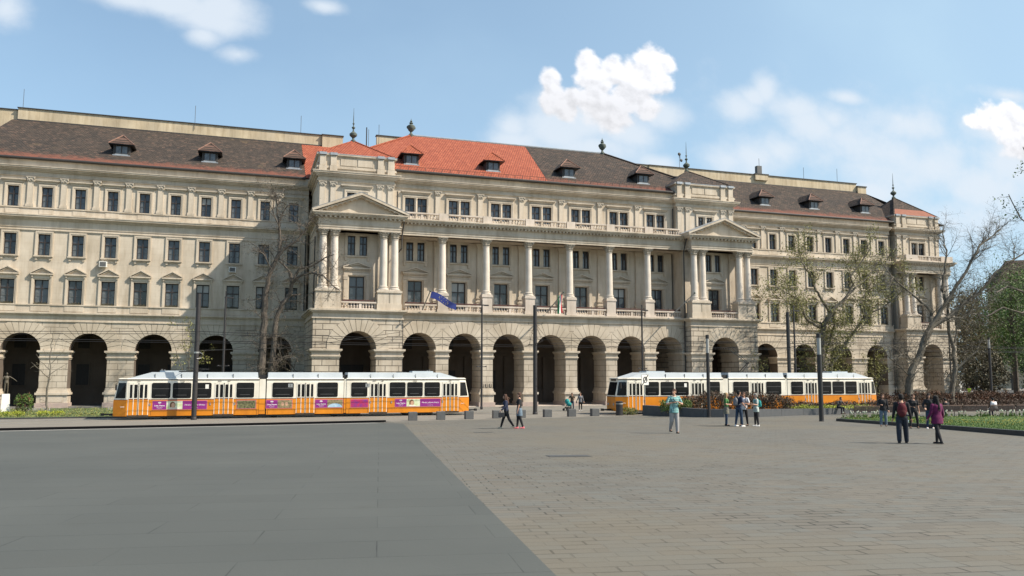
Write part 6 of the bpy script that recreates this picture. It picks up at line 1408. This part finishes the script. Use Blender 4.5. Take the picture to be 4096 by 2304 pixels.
def person(label, pos, face, H=1.72, legs=((0, 0, 4), (0, 0, 4)), arms=(((95, -80), (60, -75)), ((-95, -80), (-60, -75))), skin='skin', shirt=None, sleeve='short', pants=None, pantw=.0, shoes='rubber', hair=('photo_hair', 'short'),
           female=False, lean=0, headyaw=0, extras=None, seat=None, name='person', group=None, hem=.0, statue=None, skirt=None, fit=0.0):
    """legs: (forward flex, knee bend, outward) for right and left; arms: (upper az, el), (fore az, el) for right and left"""
    k = H/1.74; t = thing(name, label, 'person' if not statue else 'statue', pos, math.atan2(face[1], face[0])-PI/2, group)
    sw = .178 if female else .20; hw = .095 if female else .09
    hip = Vector((0, 0, .91)); J = {}
    for i, s in ((0, 1), (1, -1)):
        fl_, kn, ab = legs[i]; h0 = Vector((s*hw, 0, .90)); a = math.radians(fl_); b = math.radians(ab)
        th = Vector((s*math.sin(b), math.sin(a), -math.cos(a)*math.cos(b))).normalized(); a2 = math.radians(fl_-kn); sh = Vector((s*math.sin(b)*.5, math.sin(a2), -math.cos(a2))).normalized()
        kn_ = h0+th*.425; an = kn_+sh*.41; J[i] = (h0, kn_, an)
    if seat is None: dz = .075-min(J[0][2].z, J[1][2].z)
    else: dz = seat-.90+.09
    up = Vector((0, 0, dz)); ln = math.radians(lean)
    def tor(x, y, z): # torso points, leaning forward about the hips
        zz = z-.95; return Vector((x, y+zz*math.sin(ln), .95+zz*math.cos(ln)))+up
    J = {i: tuple(p+up for p in J[i]) for i in J}
    body = MB(); n = 20
    chest = .160 if female else .178; waist = .118 if female else .140; hipw = .168 if female else .158
    T = [(.84, hipw*.86, .095, 0), (.90, hipw, .112, 0), (.97, hipw*.97, .108, 0), (1.06, waist*1.06, .092, 0), (1.12, waist, .088, 0), (1.22, chest*.90, .102, .006), (1.31, chest, .112, .008), (1.38, chest*1.0, .102, 0), (1.43, chest*.80, .082, -.005), (1.46, .10, .07, -.008), (1.475, .06, .06, -.008)]
    loftb(body, [(tor(0, y, z), rx, ry) for z, rx, ry, y in T])
    if female:
        for s in (-1, 1): ell(body, tor(s*.072, .085, 1.295), .062, .055, .062)
    caps(body, tor(0, -.008, 1.44), tor(0, .012, 1.54), .056, .050)
    for s in (-1, 1): ell(body, tor(s*(sw-.045), -.005, 1.415), .062, .055, .052)
    hc = tor(0, .022, 1.635); hr = Matrix.Rotation(math.radians(-headyaw), 3, 'Z')
    def hd(x, y, z): return hc+hr @ Vector((x, y, z))
    ell(body, hd(0, -.005, .022), .074, .092, .090, hr); ell(body, hd(0, .022, -.045), .054, .062, .066, hr); ell(body, hd(0, .052, -.078), .028, .024, .022, hr)
    caps(body, hd(0, .083, .012), hd(0, .103, -.022), .010, .014, 8); ell(body, hd(0, .082, -.052), .024, .012, .011, hr); ell(body, hd(0, .078, .032), .046, .014, .010, hr)
    for s in (-1, 1): ell(body, hd(s*.076, -.004, -.005), .012, .020, .032, hr)
    AR = {}
    for i, s in ((0, 1), (1, -1)):
        (ua, ue), (fa, fe) = arms[i]; S = tor(s*sw, -.005, 1.41); E = S+dirv(ua, ue)*.285; W = E+dirv(fa, fe)*.245; AR[i] = (S, E, W)
        caps(body, S, E, .048 if not female else .042, .037); caps(body, E, W, .037, .026)
        d = (W-E).normalized(); side = d.cross(Vector((0, 0, 1))); side = side.normalized() if side.length > .1 else Vector((0, 1, 0)); nrm = side.cross(d)
        hand = W+d*.05; rot = Matrix((side, d, nrm)).transposed(); ell(body, hand, .040, .052, .018, rot)
        for q, (off, L) in enumerate(((-.030, .062), (-.010, .074), (.011, .070), (.030, .056))):
            b = hand+d*.038+side*off; m1 = b+d*L*.55-nrm*.006; m2 = m1+(d*.8-nrm*.6).normalized()*L*.5; caps(body, b, m1, .0105, .0100, 8); caps(body, m1, m2, .0098, .0085, 8)
        b = hand-d*.015+side*(.036 if s < 0 else -.036); m1 = b+(d*.6+side*(.8 if s < 0 else -.8)-nrm*.2).normalized()*.036; caps(body, b, m1, .012, .011, 8); caps(body, m1, m1+(d*.9-nrm*.3).normalized()*.028, .011, .009, 8)
    for i in (0, 1):
        a, b, c = J[i]; caps(body, a, b, .082 if not female else .086, .055); caps(body, b, b.lerp(c, .35), .054, .056); caps(body, b.lerp(c, .3), c, .056, .036); ell(body, c+Vector((0, .055, -.035)), .040, .105, .034)
    def mf(c, nn):
        q = hr.inverted() @ (Vector(c)-hc)
        if q.y > .055:
            if abs(abs(q.x)-.030) < .013 and abs(q.z-.014) < .007: return 1
            if abs(q.x) < .022 and abs(q.z+.052) < .008: return 2
        return 0
    bm = vox(body, [skin, 'eye' if not statue else skin, 'lips' if not statue else skin], 'body', .0095, 2, mf); bo = link('body', bm, t); t.scale = (k, k, k)
    if not statue:
        if shirt:
            c = MB(); z0 = .90-hem; e = .018+fit
            TT = [(z, rx+e, ry+e, y) for z, rx, ry, y in T if .86 < z < 1.45]
            rings = [(tor(0, TT[0][3], z0), (hipw if hem > .02 else hipw*.98)+e+.012*(hem*8), .112+e+.010*(hem*8))]+[(tor(0, y, z), rx, ry) for z, rx, ry, y in TT if z > z0+.02]+[(tor(0, -.008, 1.455), .085, .075)]
            loftb(c, rings)
            if female:
                for s in (-1, 1): ell(c, tor(s*.072, .088, 1.295), .072, .062, .070)
            for i, s in ((0, 1), (1, -1)):
                S, E, W = AR[i]; ell(c, tor(s*(sw-.045), -.005, 1.413), .074, .068, .062)
                if sleeve == 'short': caps(c, S, S.lerp(E, .72), .064, .056)
                elif sleeve == 'long': caps(c, S, E, .064, .054); caps(c, E, E.lerp(W, .93), .053, .042)
                elif sleeve == 'none': ell(c, S, .052, .05, .05)
            link('top', vox(c, [shirt], 'top', .014, 3), t)
        if pants:
            c = MB(); pw_ = pantw; loftb(c, [(tor(0, 0, .83), hipw*.9+.016, .108+.014), (tor(0, 0, .90), hipw+.014, .112+.014), (tor(0, 0, .98), hipw*.97+.013, .108+.013), (tor(0, 0, 1.02), hipw*.93+.012, .102+.012)])
            for i in (0, 1):
                a, b, e_ = J[i]; caps(c, a, b, .098+pw_*.5, .070+pw_); caps(c, b, e_+(b-e_)*.04, .070+pw_, .048+pw_*1.25)
            link('trousers' , vox(c, [pants], 'trousers', .014, 3), t)
        for i in (0, 1):
            a, b, c_ = J[i]; m = MB(); ell(m, c_+Vector((0, .050, -.042)), .050, .125, .036); ell(m, c_+Vector((0, -.015, -.015)), .046, .055, .045); m.box(c_.x-.046, c_.x+.046, c_.y-.075, c_.y+.165, c_.z-.078, c_.z-.052)
            link('shoe', vox(m, [shoes], 'shoe', .011, 2), t)
        hm, style = hair; m = MB()
        if style != 'bald':
            for x, y, z, a, b, c_ in ((0, -.018, .060, .090, .100, .080), (0, -.045, .0, .086, .078, .098)): ell(m, hd(x, y, z), a, b, c_, hr)
            if style in ('long', 'wind'):
                for s in (-1, 1): caps(m, hd(s*.076, -.005, .05), hd(s*.084, -.005, -.20), .034, .030)
                caps(m, hd(0, -.070, -.02), tor(0, -.125, 1.32), .062, .055); caps(m, hd(0.03, -.07, -.06), tor(.035, -.13, 1.22), .045, .030); caps(m, hd(-0.03, -.07, -.06), tor(-.035, -.13, 1.24), .045, .030)
                if style == 'wind': caps(m, hd(.02, -.08, -.02), hd(.05, -.26, -.09), .05, .02); caps(m, hd(-.02, -.07, -.05), hd(0, -.20, -.16), .045, .02)
            if style == 'bun': ell(m, hd(0, -.085, .105), .040, .042, .040)
            if style == 'beard': ell(m, hd(0, .045, -.070), .050, .045, .045, hr)
            link('hair', vox(m, [hm], 'hair', .012, 1), t)
    ctx = dict(tor=tor, hd=hd, AR=AR, J=J, t=t, k=k)
    if extras: extras(ctx)
    return t
def cloth(n, c, c2=None, **k): M[n] = mat(n, c, .9, c2, 12, 3, **k)
cloth('black_cloth', (.012, .012, .014), (.02, .02, .022)); cloth('navy_cloth', (.012, .018, .045), (.02, .028, .06)); cloth('grey_trousers', (.34, .33, .32), (.28, .27, .27)); cloth('jeans', (.018, .038, .075), (.028, .052, .09)); cloth('lightjeans', (.30, .38, .46), (.22, .30, .38))
cloth('white_cloth', (.68, .68, .68), (.58, .58, .60)); cloth('green_cloth', (.04, .16, .04), (.05, .10, .03)); cloth('khaki', (.20, .19, .15), (.12, .12, .10)); cloth('darkred', (.11, .010, .018), (.07, .01, .012)); cloth('magenta', (.13, .007, .065), (.08, .006, .045))
cloth('mauve', (.20, .10, .12)); cloth('charcoal', (.03, .032, .035), (.045, .045, .05)); cloth('teal_cloth', (.01, .20, .20), (.015, .26, .25)); cloth('brown_tee', (.09, .06, .035)); cloth('greyjacket', (.20, .20, .21), (.15, .15, .16)); cloth('shoe_pink', (.75, .18, .20)); cloth('shoe_tan', (.50, .42, .30)); cloth('shoe_white', (.68, .66, .64))
cloth('denimgrey', (.09, .13, .17), (.14, .19, .24)); cloth('darkdenim', (.014, .018, .028), (.022, .028, .042)); cloth('hivis', (.45, .65, .03)); cloth('blonde', (.35, .24, .12)); cloth('black_hair', (.012, .010, .009)); cloth('brown_hair', (.07, .035, .022)); cloth('grey_hair', (.26, .24, .21))
M['check'] = mat('teal_check_shirt', (.10, .42, .42), .85, (.16, .46, .46), 3, 2, brick=dict(ax='sum', w=.055, h=.055, mortar=.014, mc=.30, off=0)); 
M['check'] = mat('teal_check_shirt', (.30, .62, .60), .85, (.36, .66, .64), 3, 2, brick=dict(ax='sum', w=.06, h=.075, mortar=.016, mc=.36, off=0))
M['floral'] = mat('floral_blouse', (.62, .64, .60), .85, (.10, .20, .18), 22, 2)
def pack(ctx, m_, big=1.0, low=0.0, straps=True):
    tor = ctx['tor']; c = MB(); ell(c, tor(0, -.20, 1.22-low), .145*big, .095*big, .22*big); ell(c, tor(0, -.26, 1.13-low), .11*big, .06*big, .12*big); c.box(-.10*big, .10*big, *sorted((tor(0, -.27, 1.2).y, tor(0, -.13, 1.2).y)), tor(0, 0, 1.04-low).z, tor(0, 0, 1.34-low).z)
    o = link('backpack', vox(c, [m_], 'backpack', .016, 3), ctx['t'])
    if straps:
        s_ = MB()
        for s in (-1, 1): s_.tube([tor(s*.10, -.13, 1.40), tor(s*.11, -.05, 1.475), tor(s*.115, .09, 1.42), tor(s*.13, .13, 1.30), tor(s*.16, .06, 1.14), tor(s*.12, -.12, 1.05)], .020, 6)
        link('strap', s_.mesh('strap', m_), o)
def sling(ctx, side=1):
    tor = ctx['tor']; m = MB(); m.tube([tor(side*.12, -.03, 1.49), tor(side*.05, .145, 1.36), tor(-side*.08, .15, 1.18), tor(-side*.19, .05, .98), tor(-side*.1, -.14, 1.1), tor(side*.08, -.14, 1.38), tor(side*.12, -.03, 1.49)], .014, 6); link('bag_strap', m.mesh('bag_strap', 'black'), ctx['t'])
def handbag(ctx, i, m_, drop=.28):
    S, E, W = ctx['AR'][i]; p = W+Vector((0, 0, -.02)); c = MB(); c.box(p.x-.05, p.x+.05, p.y-.15, p.y+.15, p.z-drop-.18, p.z-drop+.06); o = link('handbag', vox(c, [m_], 'handbag', .016, 3), ctx['t'])
    s = MB(); s.tube([(p.x, p.y-.11, p.z-drop+.05), (p.x, p.y-.03, p.z+.0), (p.x, p.y+.03, p.z), (p.x, p.y+.11, p.z-drop+.05)], .01, 5); link('strap', s.mesh('strap', m_), o)
def shades(ctx):
    hd = ctx['hd']; m = MB()
    for s in (-1, 1): ell(m, hd(s*.032, .086, .016), .027, .012, .019)
    m.tube([hd(-.06, .075, .02), hd(.06, .075, .02)], .004, 4); link('sunglasses', m.mesh('sunglasses', 'black'), ctx['t'])
def knot(ctx, m_):
    tor = ctx['tor']; c = MB(); loftb(c, [(tor(0, -.01, .62), .20, .16), (tor(0, -.01, .80), .20, .15), (tor(0, 0, .98), .185, .135), (tor(0, 0, 1.02), .165, .12)]); o = link('jacket_round_waist', vox(c, [m_], 'jacket_round_waist', .016, 3), ctx['t'])
def phone(ctx, i=0):
    W = ctx['AR'][i][2]; m = MB(); m.box(W.x-.035, W.x+.035, W.y+.02, W.y+.13, W.z+.03, W.z+.045); link('phone', m.mesh('phone', 'black'), ctx['t'])
LEFT = Vector((-.95, .31)); TOCAM = lambda x, y: Vector((-x, -y)).normalized()
def pp(x, y): return (x, y, G(x, y))
hang = (((80, -78), (30, -72)), ((-80, -78), (-30, -72)))
person('walking woman in dark jacket and black leggings with windblown brown hair and a grey bag', pp(12.85, 39.9), LEFT, 1.76, ((22, 6, 2), (-20, 14, 2)), (((100, -68), (10, -10)), ((-60, -76), (-10, -40))), shirt='navy_cloth', sleeve='long', pants='black_cloth', shoes='shoe_tan', hair=('brown_hair', 'wind'), female=True, lean=4,
       extras=lambda c: handbag(c, 1, 'charcoal', .16))
person('walking woman with a hair bun, black t-shirt, jacket tied round her waist and pink shoes', pp(13.45, 39.6), LEFT, 1.80, ((8, 2, 2), (-8, 10, 2)), (((100, -82), (70, -84)), ((-60, -80), (-20, -76))), shirt='black_cloth', sleeve='short', pants='black_cloth', shoes='shoe_pink', hair=('brown_hair', 'bun'), female=True, extras=lambda c: knot(c, 'denimgrey'))
person('man in a teal checked short-sleeved shirt and light grey trousers looking at his phone', pp(18.19, 32.15), Vector((-.25, -.95)), 1.92, ((-6, 24, 1), (7, 4, 1)), (((60, -62), (-55, 14)), ((-60, -62), (50, 18))), shirt='check', sleeve='short', pants='grey_trousers', pantw=.014, shoes='rubber', hair=('brown_hair', 'short'), headyaw=35, hem=.10, fit=.012,
       extras=lambda c: (sling(c, 1), phone(c, 0)))
person('woman with folded arms, green top and a hoodie tied round her hips', pp(25.12, 38.7), Vector((.75, -.66)), 1.76, ((2, 2, 3), (-3, 2, 3)), (((70, -65), (-50, -5)), ((-70, -65), (55, 0))), shirt='green_cloth', sleeve='short', pants='jeans', shoes='rubber', hair=('blonde', 'long'), female=True, extras=lambda c: knot(c, 'khaki'))
person('bearded man in navy polo and jeans wearing a grey backpack', pp(25.15, 37.55), Vector((.98, .1)), 1.88, ((6, 2, 4), (-7, 2, 4)), (((100, -72), (30, -50)), ((-100, -78), (-10, -55))), skin='skind', shirt='navy_cloth', sleeve='short', pants='jeans', shoes='shoe_white', hair=('black_hair', 'beard'), extras=lambda c: (pack(c, 'greyjacket', .95), shades(c)))
person('man in a white t-shirt with folded arms, sunglasses and black trousers', pp(26.0, 38.35), Vector((-.75, -.66)), 1.80, ((5, 2, 6), (-4, 2, 6)), (((60, -65), (-55, 0)), ((-60, -65), (50, 3))), skin='skind', shirt='white_cloth', sleeve='short', pants='black_cloth', shoes='rubber', hair=('brown_hair', 'short'), hem=.06, extras=lambda c: (shades(c), pack(c, 'navy_cloth', .9)))
person('grey-haired woman in a floral blouse with a teal backpack and white shoes', pp(26.25, 37.6), LEFT, 1.72, ((3, 2, 2), (-3, 3, 2)), (((75, -72), (20, 0)), ((-75, -72), (-20, 10))), shirt='floral', sleeve='short', pants='black_cloth', shoes='shoe_white', hair=('grey_hair', 'short'), female=True, hem=.14, fit=.015, extras=lambda c: pack(c, 'teal_cloth', .85))
person('person in dark clothes sitting on the planter wall bent over a phone', (45.9, 54.55, G(45.9, 54.5)), Vector((.15, -1)), 1.75, ((86, 84, 6), (84, 90, 6)), (((60, -55), (-35, 5)), ((-60, -55), (35, 5))), shirt='charcoal', sleeve='long', pants='black_cloth', shoes='rubber', hair=('black_hair', 'short'), lean=22, seat=.47, extras=lambda c: phone(c, 0))
person('man in a brown t-shirt pushing the teal pushchair', pp(29.2, 70.6), Vector((-.5, -.85)), 1.62, ((10, 8, 2), (-14, 10, 2)), (((60, -62), (-10, -8)), ((-60, -62), (10, -8))), skin='skind', shirt='brown_tee', sleeve='short', pants='jeans', shoes='rubber', hair=('black_hair', 'short'))
person('woman in a grey jacket and black trousers walking beside the man with the pushchair', pp(29.75, 69.9), TOCAM(29.5, 70), 1.63, ((6, 2, 2), (-8, 8, 2)), (((90, -72), (60, -60)), ((-90, -74), (-60, -70))), shirt='greyjacket', sleeve='long', pants='black_cloth', shoes='shoe_white', hair=('brown_hair', 'short'), female=True, hem=.08, extras=lambda c: handbag(c, 0, 'charcoal', .0))
person('long-haired woman in a black jumper and jeans standing at the lawn kerb', pp(32.42, 35.1), TOCAM(32.4, 35.1), 1.67, ((4, 2, 3), (-2, 4, 3)), (((50, -62), (-40, 4)), ((-85, -80), (-50, -76))), shirt='black_cloth', sleeve='long', pants='denimgrey', pantw=.012, shoes='rubber', hair=('brown_hair', 'long'), female=True, hem=.05, fit=.01)
person('person in light jeans sitting low behind the woman in the black jumper', (33.55, 35.2, G(33.55, 35.2)+.12), Vector((.9, -.45)), 1.62, ((78, 92, 4), (60, 60, 4)), (((60, -50), (10, -10)), ((-60, -50), (-10, -10))), shirt='navy_cloth', sleeve='long', pants='lightjeans', shoes='shoe_white', hair=('brown_hair', 'long'), female=True, lean=16, seat=.16)
person('woman in black t-shirt and black trousers with one hand on her hip', pp(32.0, 32.6), TOCAM(32, 32.6)+Vector((.25, 0)), 1.67, ((4, 1, 9), (-2, 3, 9)), (((100, -62), (-70, -10)), ((-85, -80), (-50, -80))), shirt='black_cloth', sleeve='short', pants='black_cloth', shoes='rubber', hair=('brown_hair', 'bun'), female=True, headyaw=-15)
person('dark-haired woman with sunglasses, black top and jeans by the kerb', pp(32.37, 31.95), TOCAM(32.4, 32)+Vector((-.2, 0)), 1.70, ((4, 2, 3), (-3, 3, 3)), (((60, -62), (-30, -30)), ((-85, -80), (-50, -76))), shirt='black_cloth', sleeve='long', pants='jeans', shoes='shoe_white', hair=('black_hair', 'long'), female=True, extras=shades)
person('man seen from behind in dark jeans with a dark red backpack', pp(21.95, 22.9), Vector((.62, .78)), 1.69, ((10, 4, 4), (-10, 10, 4)), (((95, -80), (60, -76)), ((-95, -80), (-60, -76))), shirt='black_cloth', sleeve='long', pants='darkdenim', pantw=.022, shoes='rubber', hair=('black_hair', 'short'), extras=lambda c: pack(c, 'darkred', 1.15, .03))
person('long-haired woman in a magenta hooded jacket and black leggings walking away', pp(22.74, 22.15), Vector((.10, .99)), 1.64, ((16, 10, -1), (-14, 10, -1)), (((90, -76), (40, -50)), ((-90, -76), (-40, -60))), shirt='magenta', sleeve='long', pants='black_cloth', shoes='rubber', hair=('black_hair', 'long'), female=True, hem=.16, fit=.03)
person('white-shirted person sitting on the sixth bench facing away', (bpos[5][0]-.2, bpos[5][1]+.25, bpos[5][2]), Vector((0, 1)), 1.72, ((86, 88, 4), (86, 88, 4)), hang, shirt='white_cloth', sleeve='long', pants='jeans', shoes='rubber', hair=('black_hair', 'short'), seat=.47, lean=20)
person('person in black sitting on the fourth bench facing away', (bpos[3][0]+.3, bpos[3][1]+.25, bpos[3][2]), Vector((0, 1)), 1.70, ((86, 88, 4), (86, 88, 4)), hang, shirt='black_cloth', sleeve='short', pants='jeans', shoes='rubber', hair=('black_hair', 'short'), seat=.47, lean=24)
person('distant worker in a bright yellow vest by the parked cars', pp(93.6, 85.5), TOCAM(93, 85), 1.75, shirt='hivis', sleeve='none', pants='navy_cloth', hair=('black_hair', 'short'))
# pushchair
x, y = 28.45, 69.7; t = thing('pushchair', 'teal hooded pushchair in front of the man in brown', 'pushchair', pp(x, y), math.radians(30))
m = MB()
for s in (-1, 1): m.tube([(s*.24, -.38, .14), (s*.24, .05, .50), (s*.24, .42, 1.02)], .016, 6); m.tube([(s*.24, .34, .14), (s*.24, -.02, .55)], .016, 6)
m.tube([(-.24, .42, 1.02), (.24, .42, 1.02)], .02, 6); link('chassis', m.mesh('chassis', 'black'), t)
for sx in (-.26, .26):
    for yy in (-.38, .34): m = MB(); m.v = []; m.lathe(0, 0, [(.12, -.02), (.12, .02)], 14); m.v = [(v[2]+sx, v[0]+yy, v[1]+.13) for v in m.v]; link('wheel', m.mesh('wheel', 'rubber'), t)
m = MB(); ell(m, (0, -.08, .62), .22, .26, .20); ell(m, (0, .12, .86), .23, .22, .26); link('hood', vox(m, ['teal_cloth'], 'hood', .02, 3), t)
m = MB(); m.box(-.20, .20, -.22, .28, .22, .34); link('basket', m.mesh('basket', 'black'), t)
# bronze statue on a white pedestal at the far left
M['bronze'] = mat('dark_bronze', (.055, .045, .03), .6, (.09, .075, .05), 6, 4)
st_ = person('dark bronze standing figure with outstretched arm on a white pedestal at the far left', (-19.85, 81.8, 1.45), Vector((.3, -.95)), 1.85, ((3, 2, 2), (-4, 6, 3)), (((90, -70), (60, -60)), ((-85, -32), (-80, -38))), skin='bronze', statue=True, name='statue')
m = MB(); m.add([(-.34, -.34, -1.6), (.34, -.34, -1.6), (.34, .34, -1.6), (-.34, .34, -1.6), (-.27, -.27, 0), (.27, -.27, 0), (.27, .27, 0), (-.27, .27, 0)], [(0, 1, 5, 4), (1, 2, 6, 5), (2, 3, 7, 6), (3, 0, 4, 7), (4, 5, 6, 7)]); link('pedestal', m.mesh('pedestal', 'white'), st_)
m = MB(); ell(m, (0, 0, 0), .1, .1, .1)
# drain covers in the paving
for i, (x, y, w_, d_, lab) in enumerate(((8.61, 21.1, 1.15, .62, 'rectangular drain cover nearer the camera in the block paving'), (10.5, 36.1, .8, .5, 'small drain cover left of the walking women'))):
    m = MB(); z = G(x, y); c, s = math.cos(math.radians(-10)), math.sin(math.radians(-10))
    for k in range(9):
        yy = -d_/2+k*d_/9; pts = [(-w_/2, yy), (w_/2, yy), (w_/2, yy+d_/9*.72), (-w_/2, yy+d_/9*.72)]
        m.add([(x+a*c-b*s, y+a*s+b*c, G(x+a*c-b*s, y+a*s+b*c)+.008) for a, b in pts], [(0, 1, 2, 3)])
    pts = [(-w_/2-.02, -d_/2-.02), (w_/2+.02, -d_/2-.02), (w_/2+.02, d_/2), (-w_/2-.02, d_/2)]; m.add([(x+a*c-b*s, y+a*s+b*c, G(x+a*c-b*s, y+a*s+b*c)+.004) for a, b in pts], [(0, 1, 2, 3)], 1)
    tag(link('drain_cover', m.mesh('drain_cover', ['granite', 'black'])), lab, 'drain cover')
m = MB(); m.box(-.9, .9, -.2, .2, 0, .22); 
for i, (x, lab) in enumerate(((-17.6, 'low pale stone block in the lawn under the first arch'), (-11.0, 'low pale stone block in the lawn under the second arch'))):
    tag(link('stone_block', m.mesh('stone_block', 'kerbl'), None, (x, 83.5, -.1)), lab, 'stone block', 'pale stone blocks in the lawn')
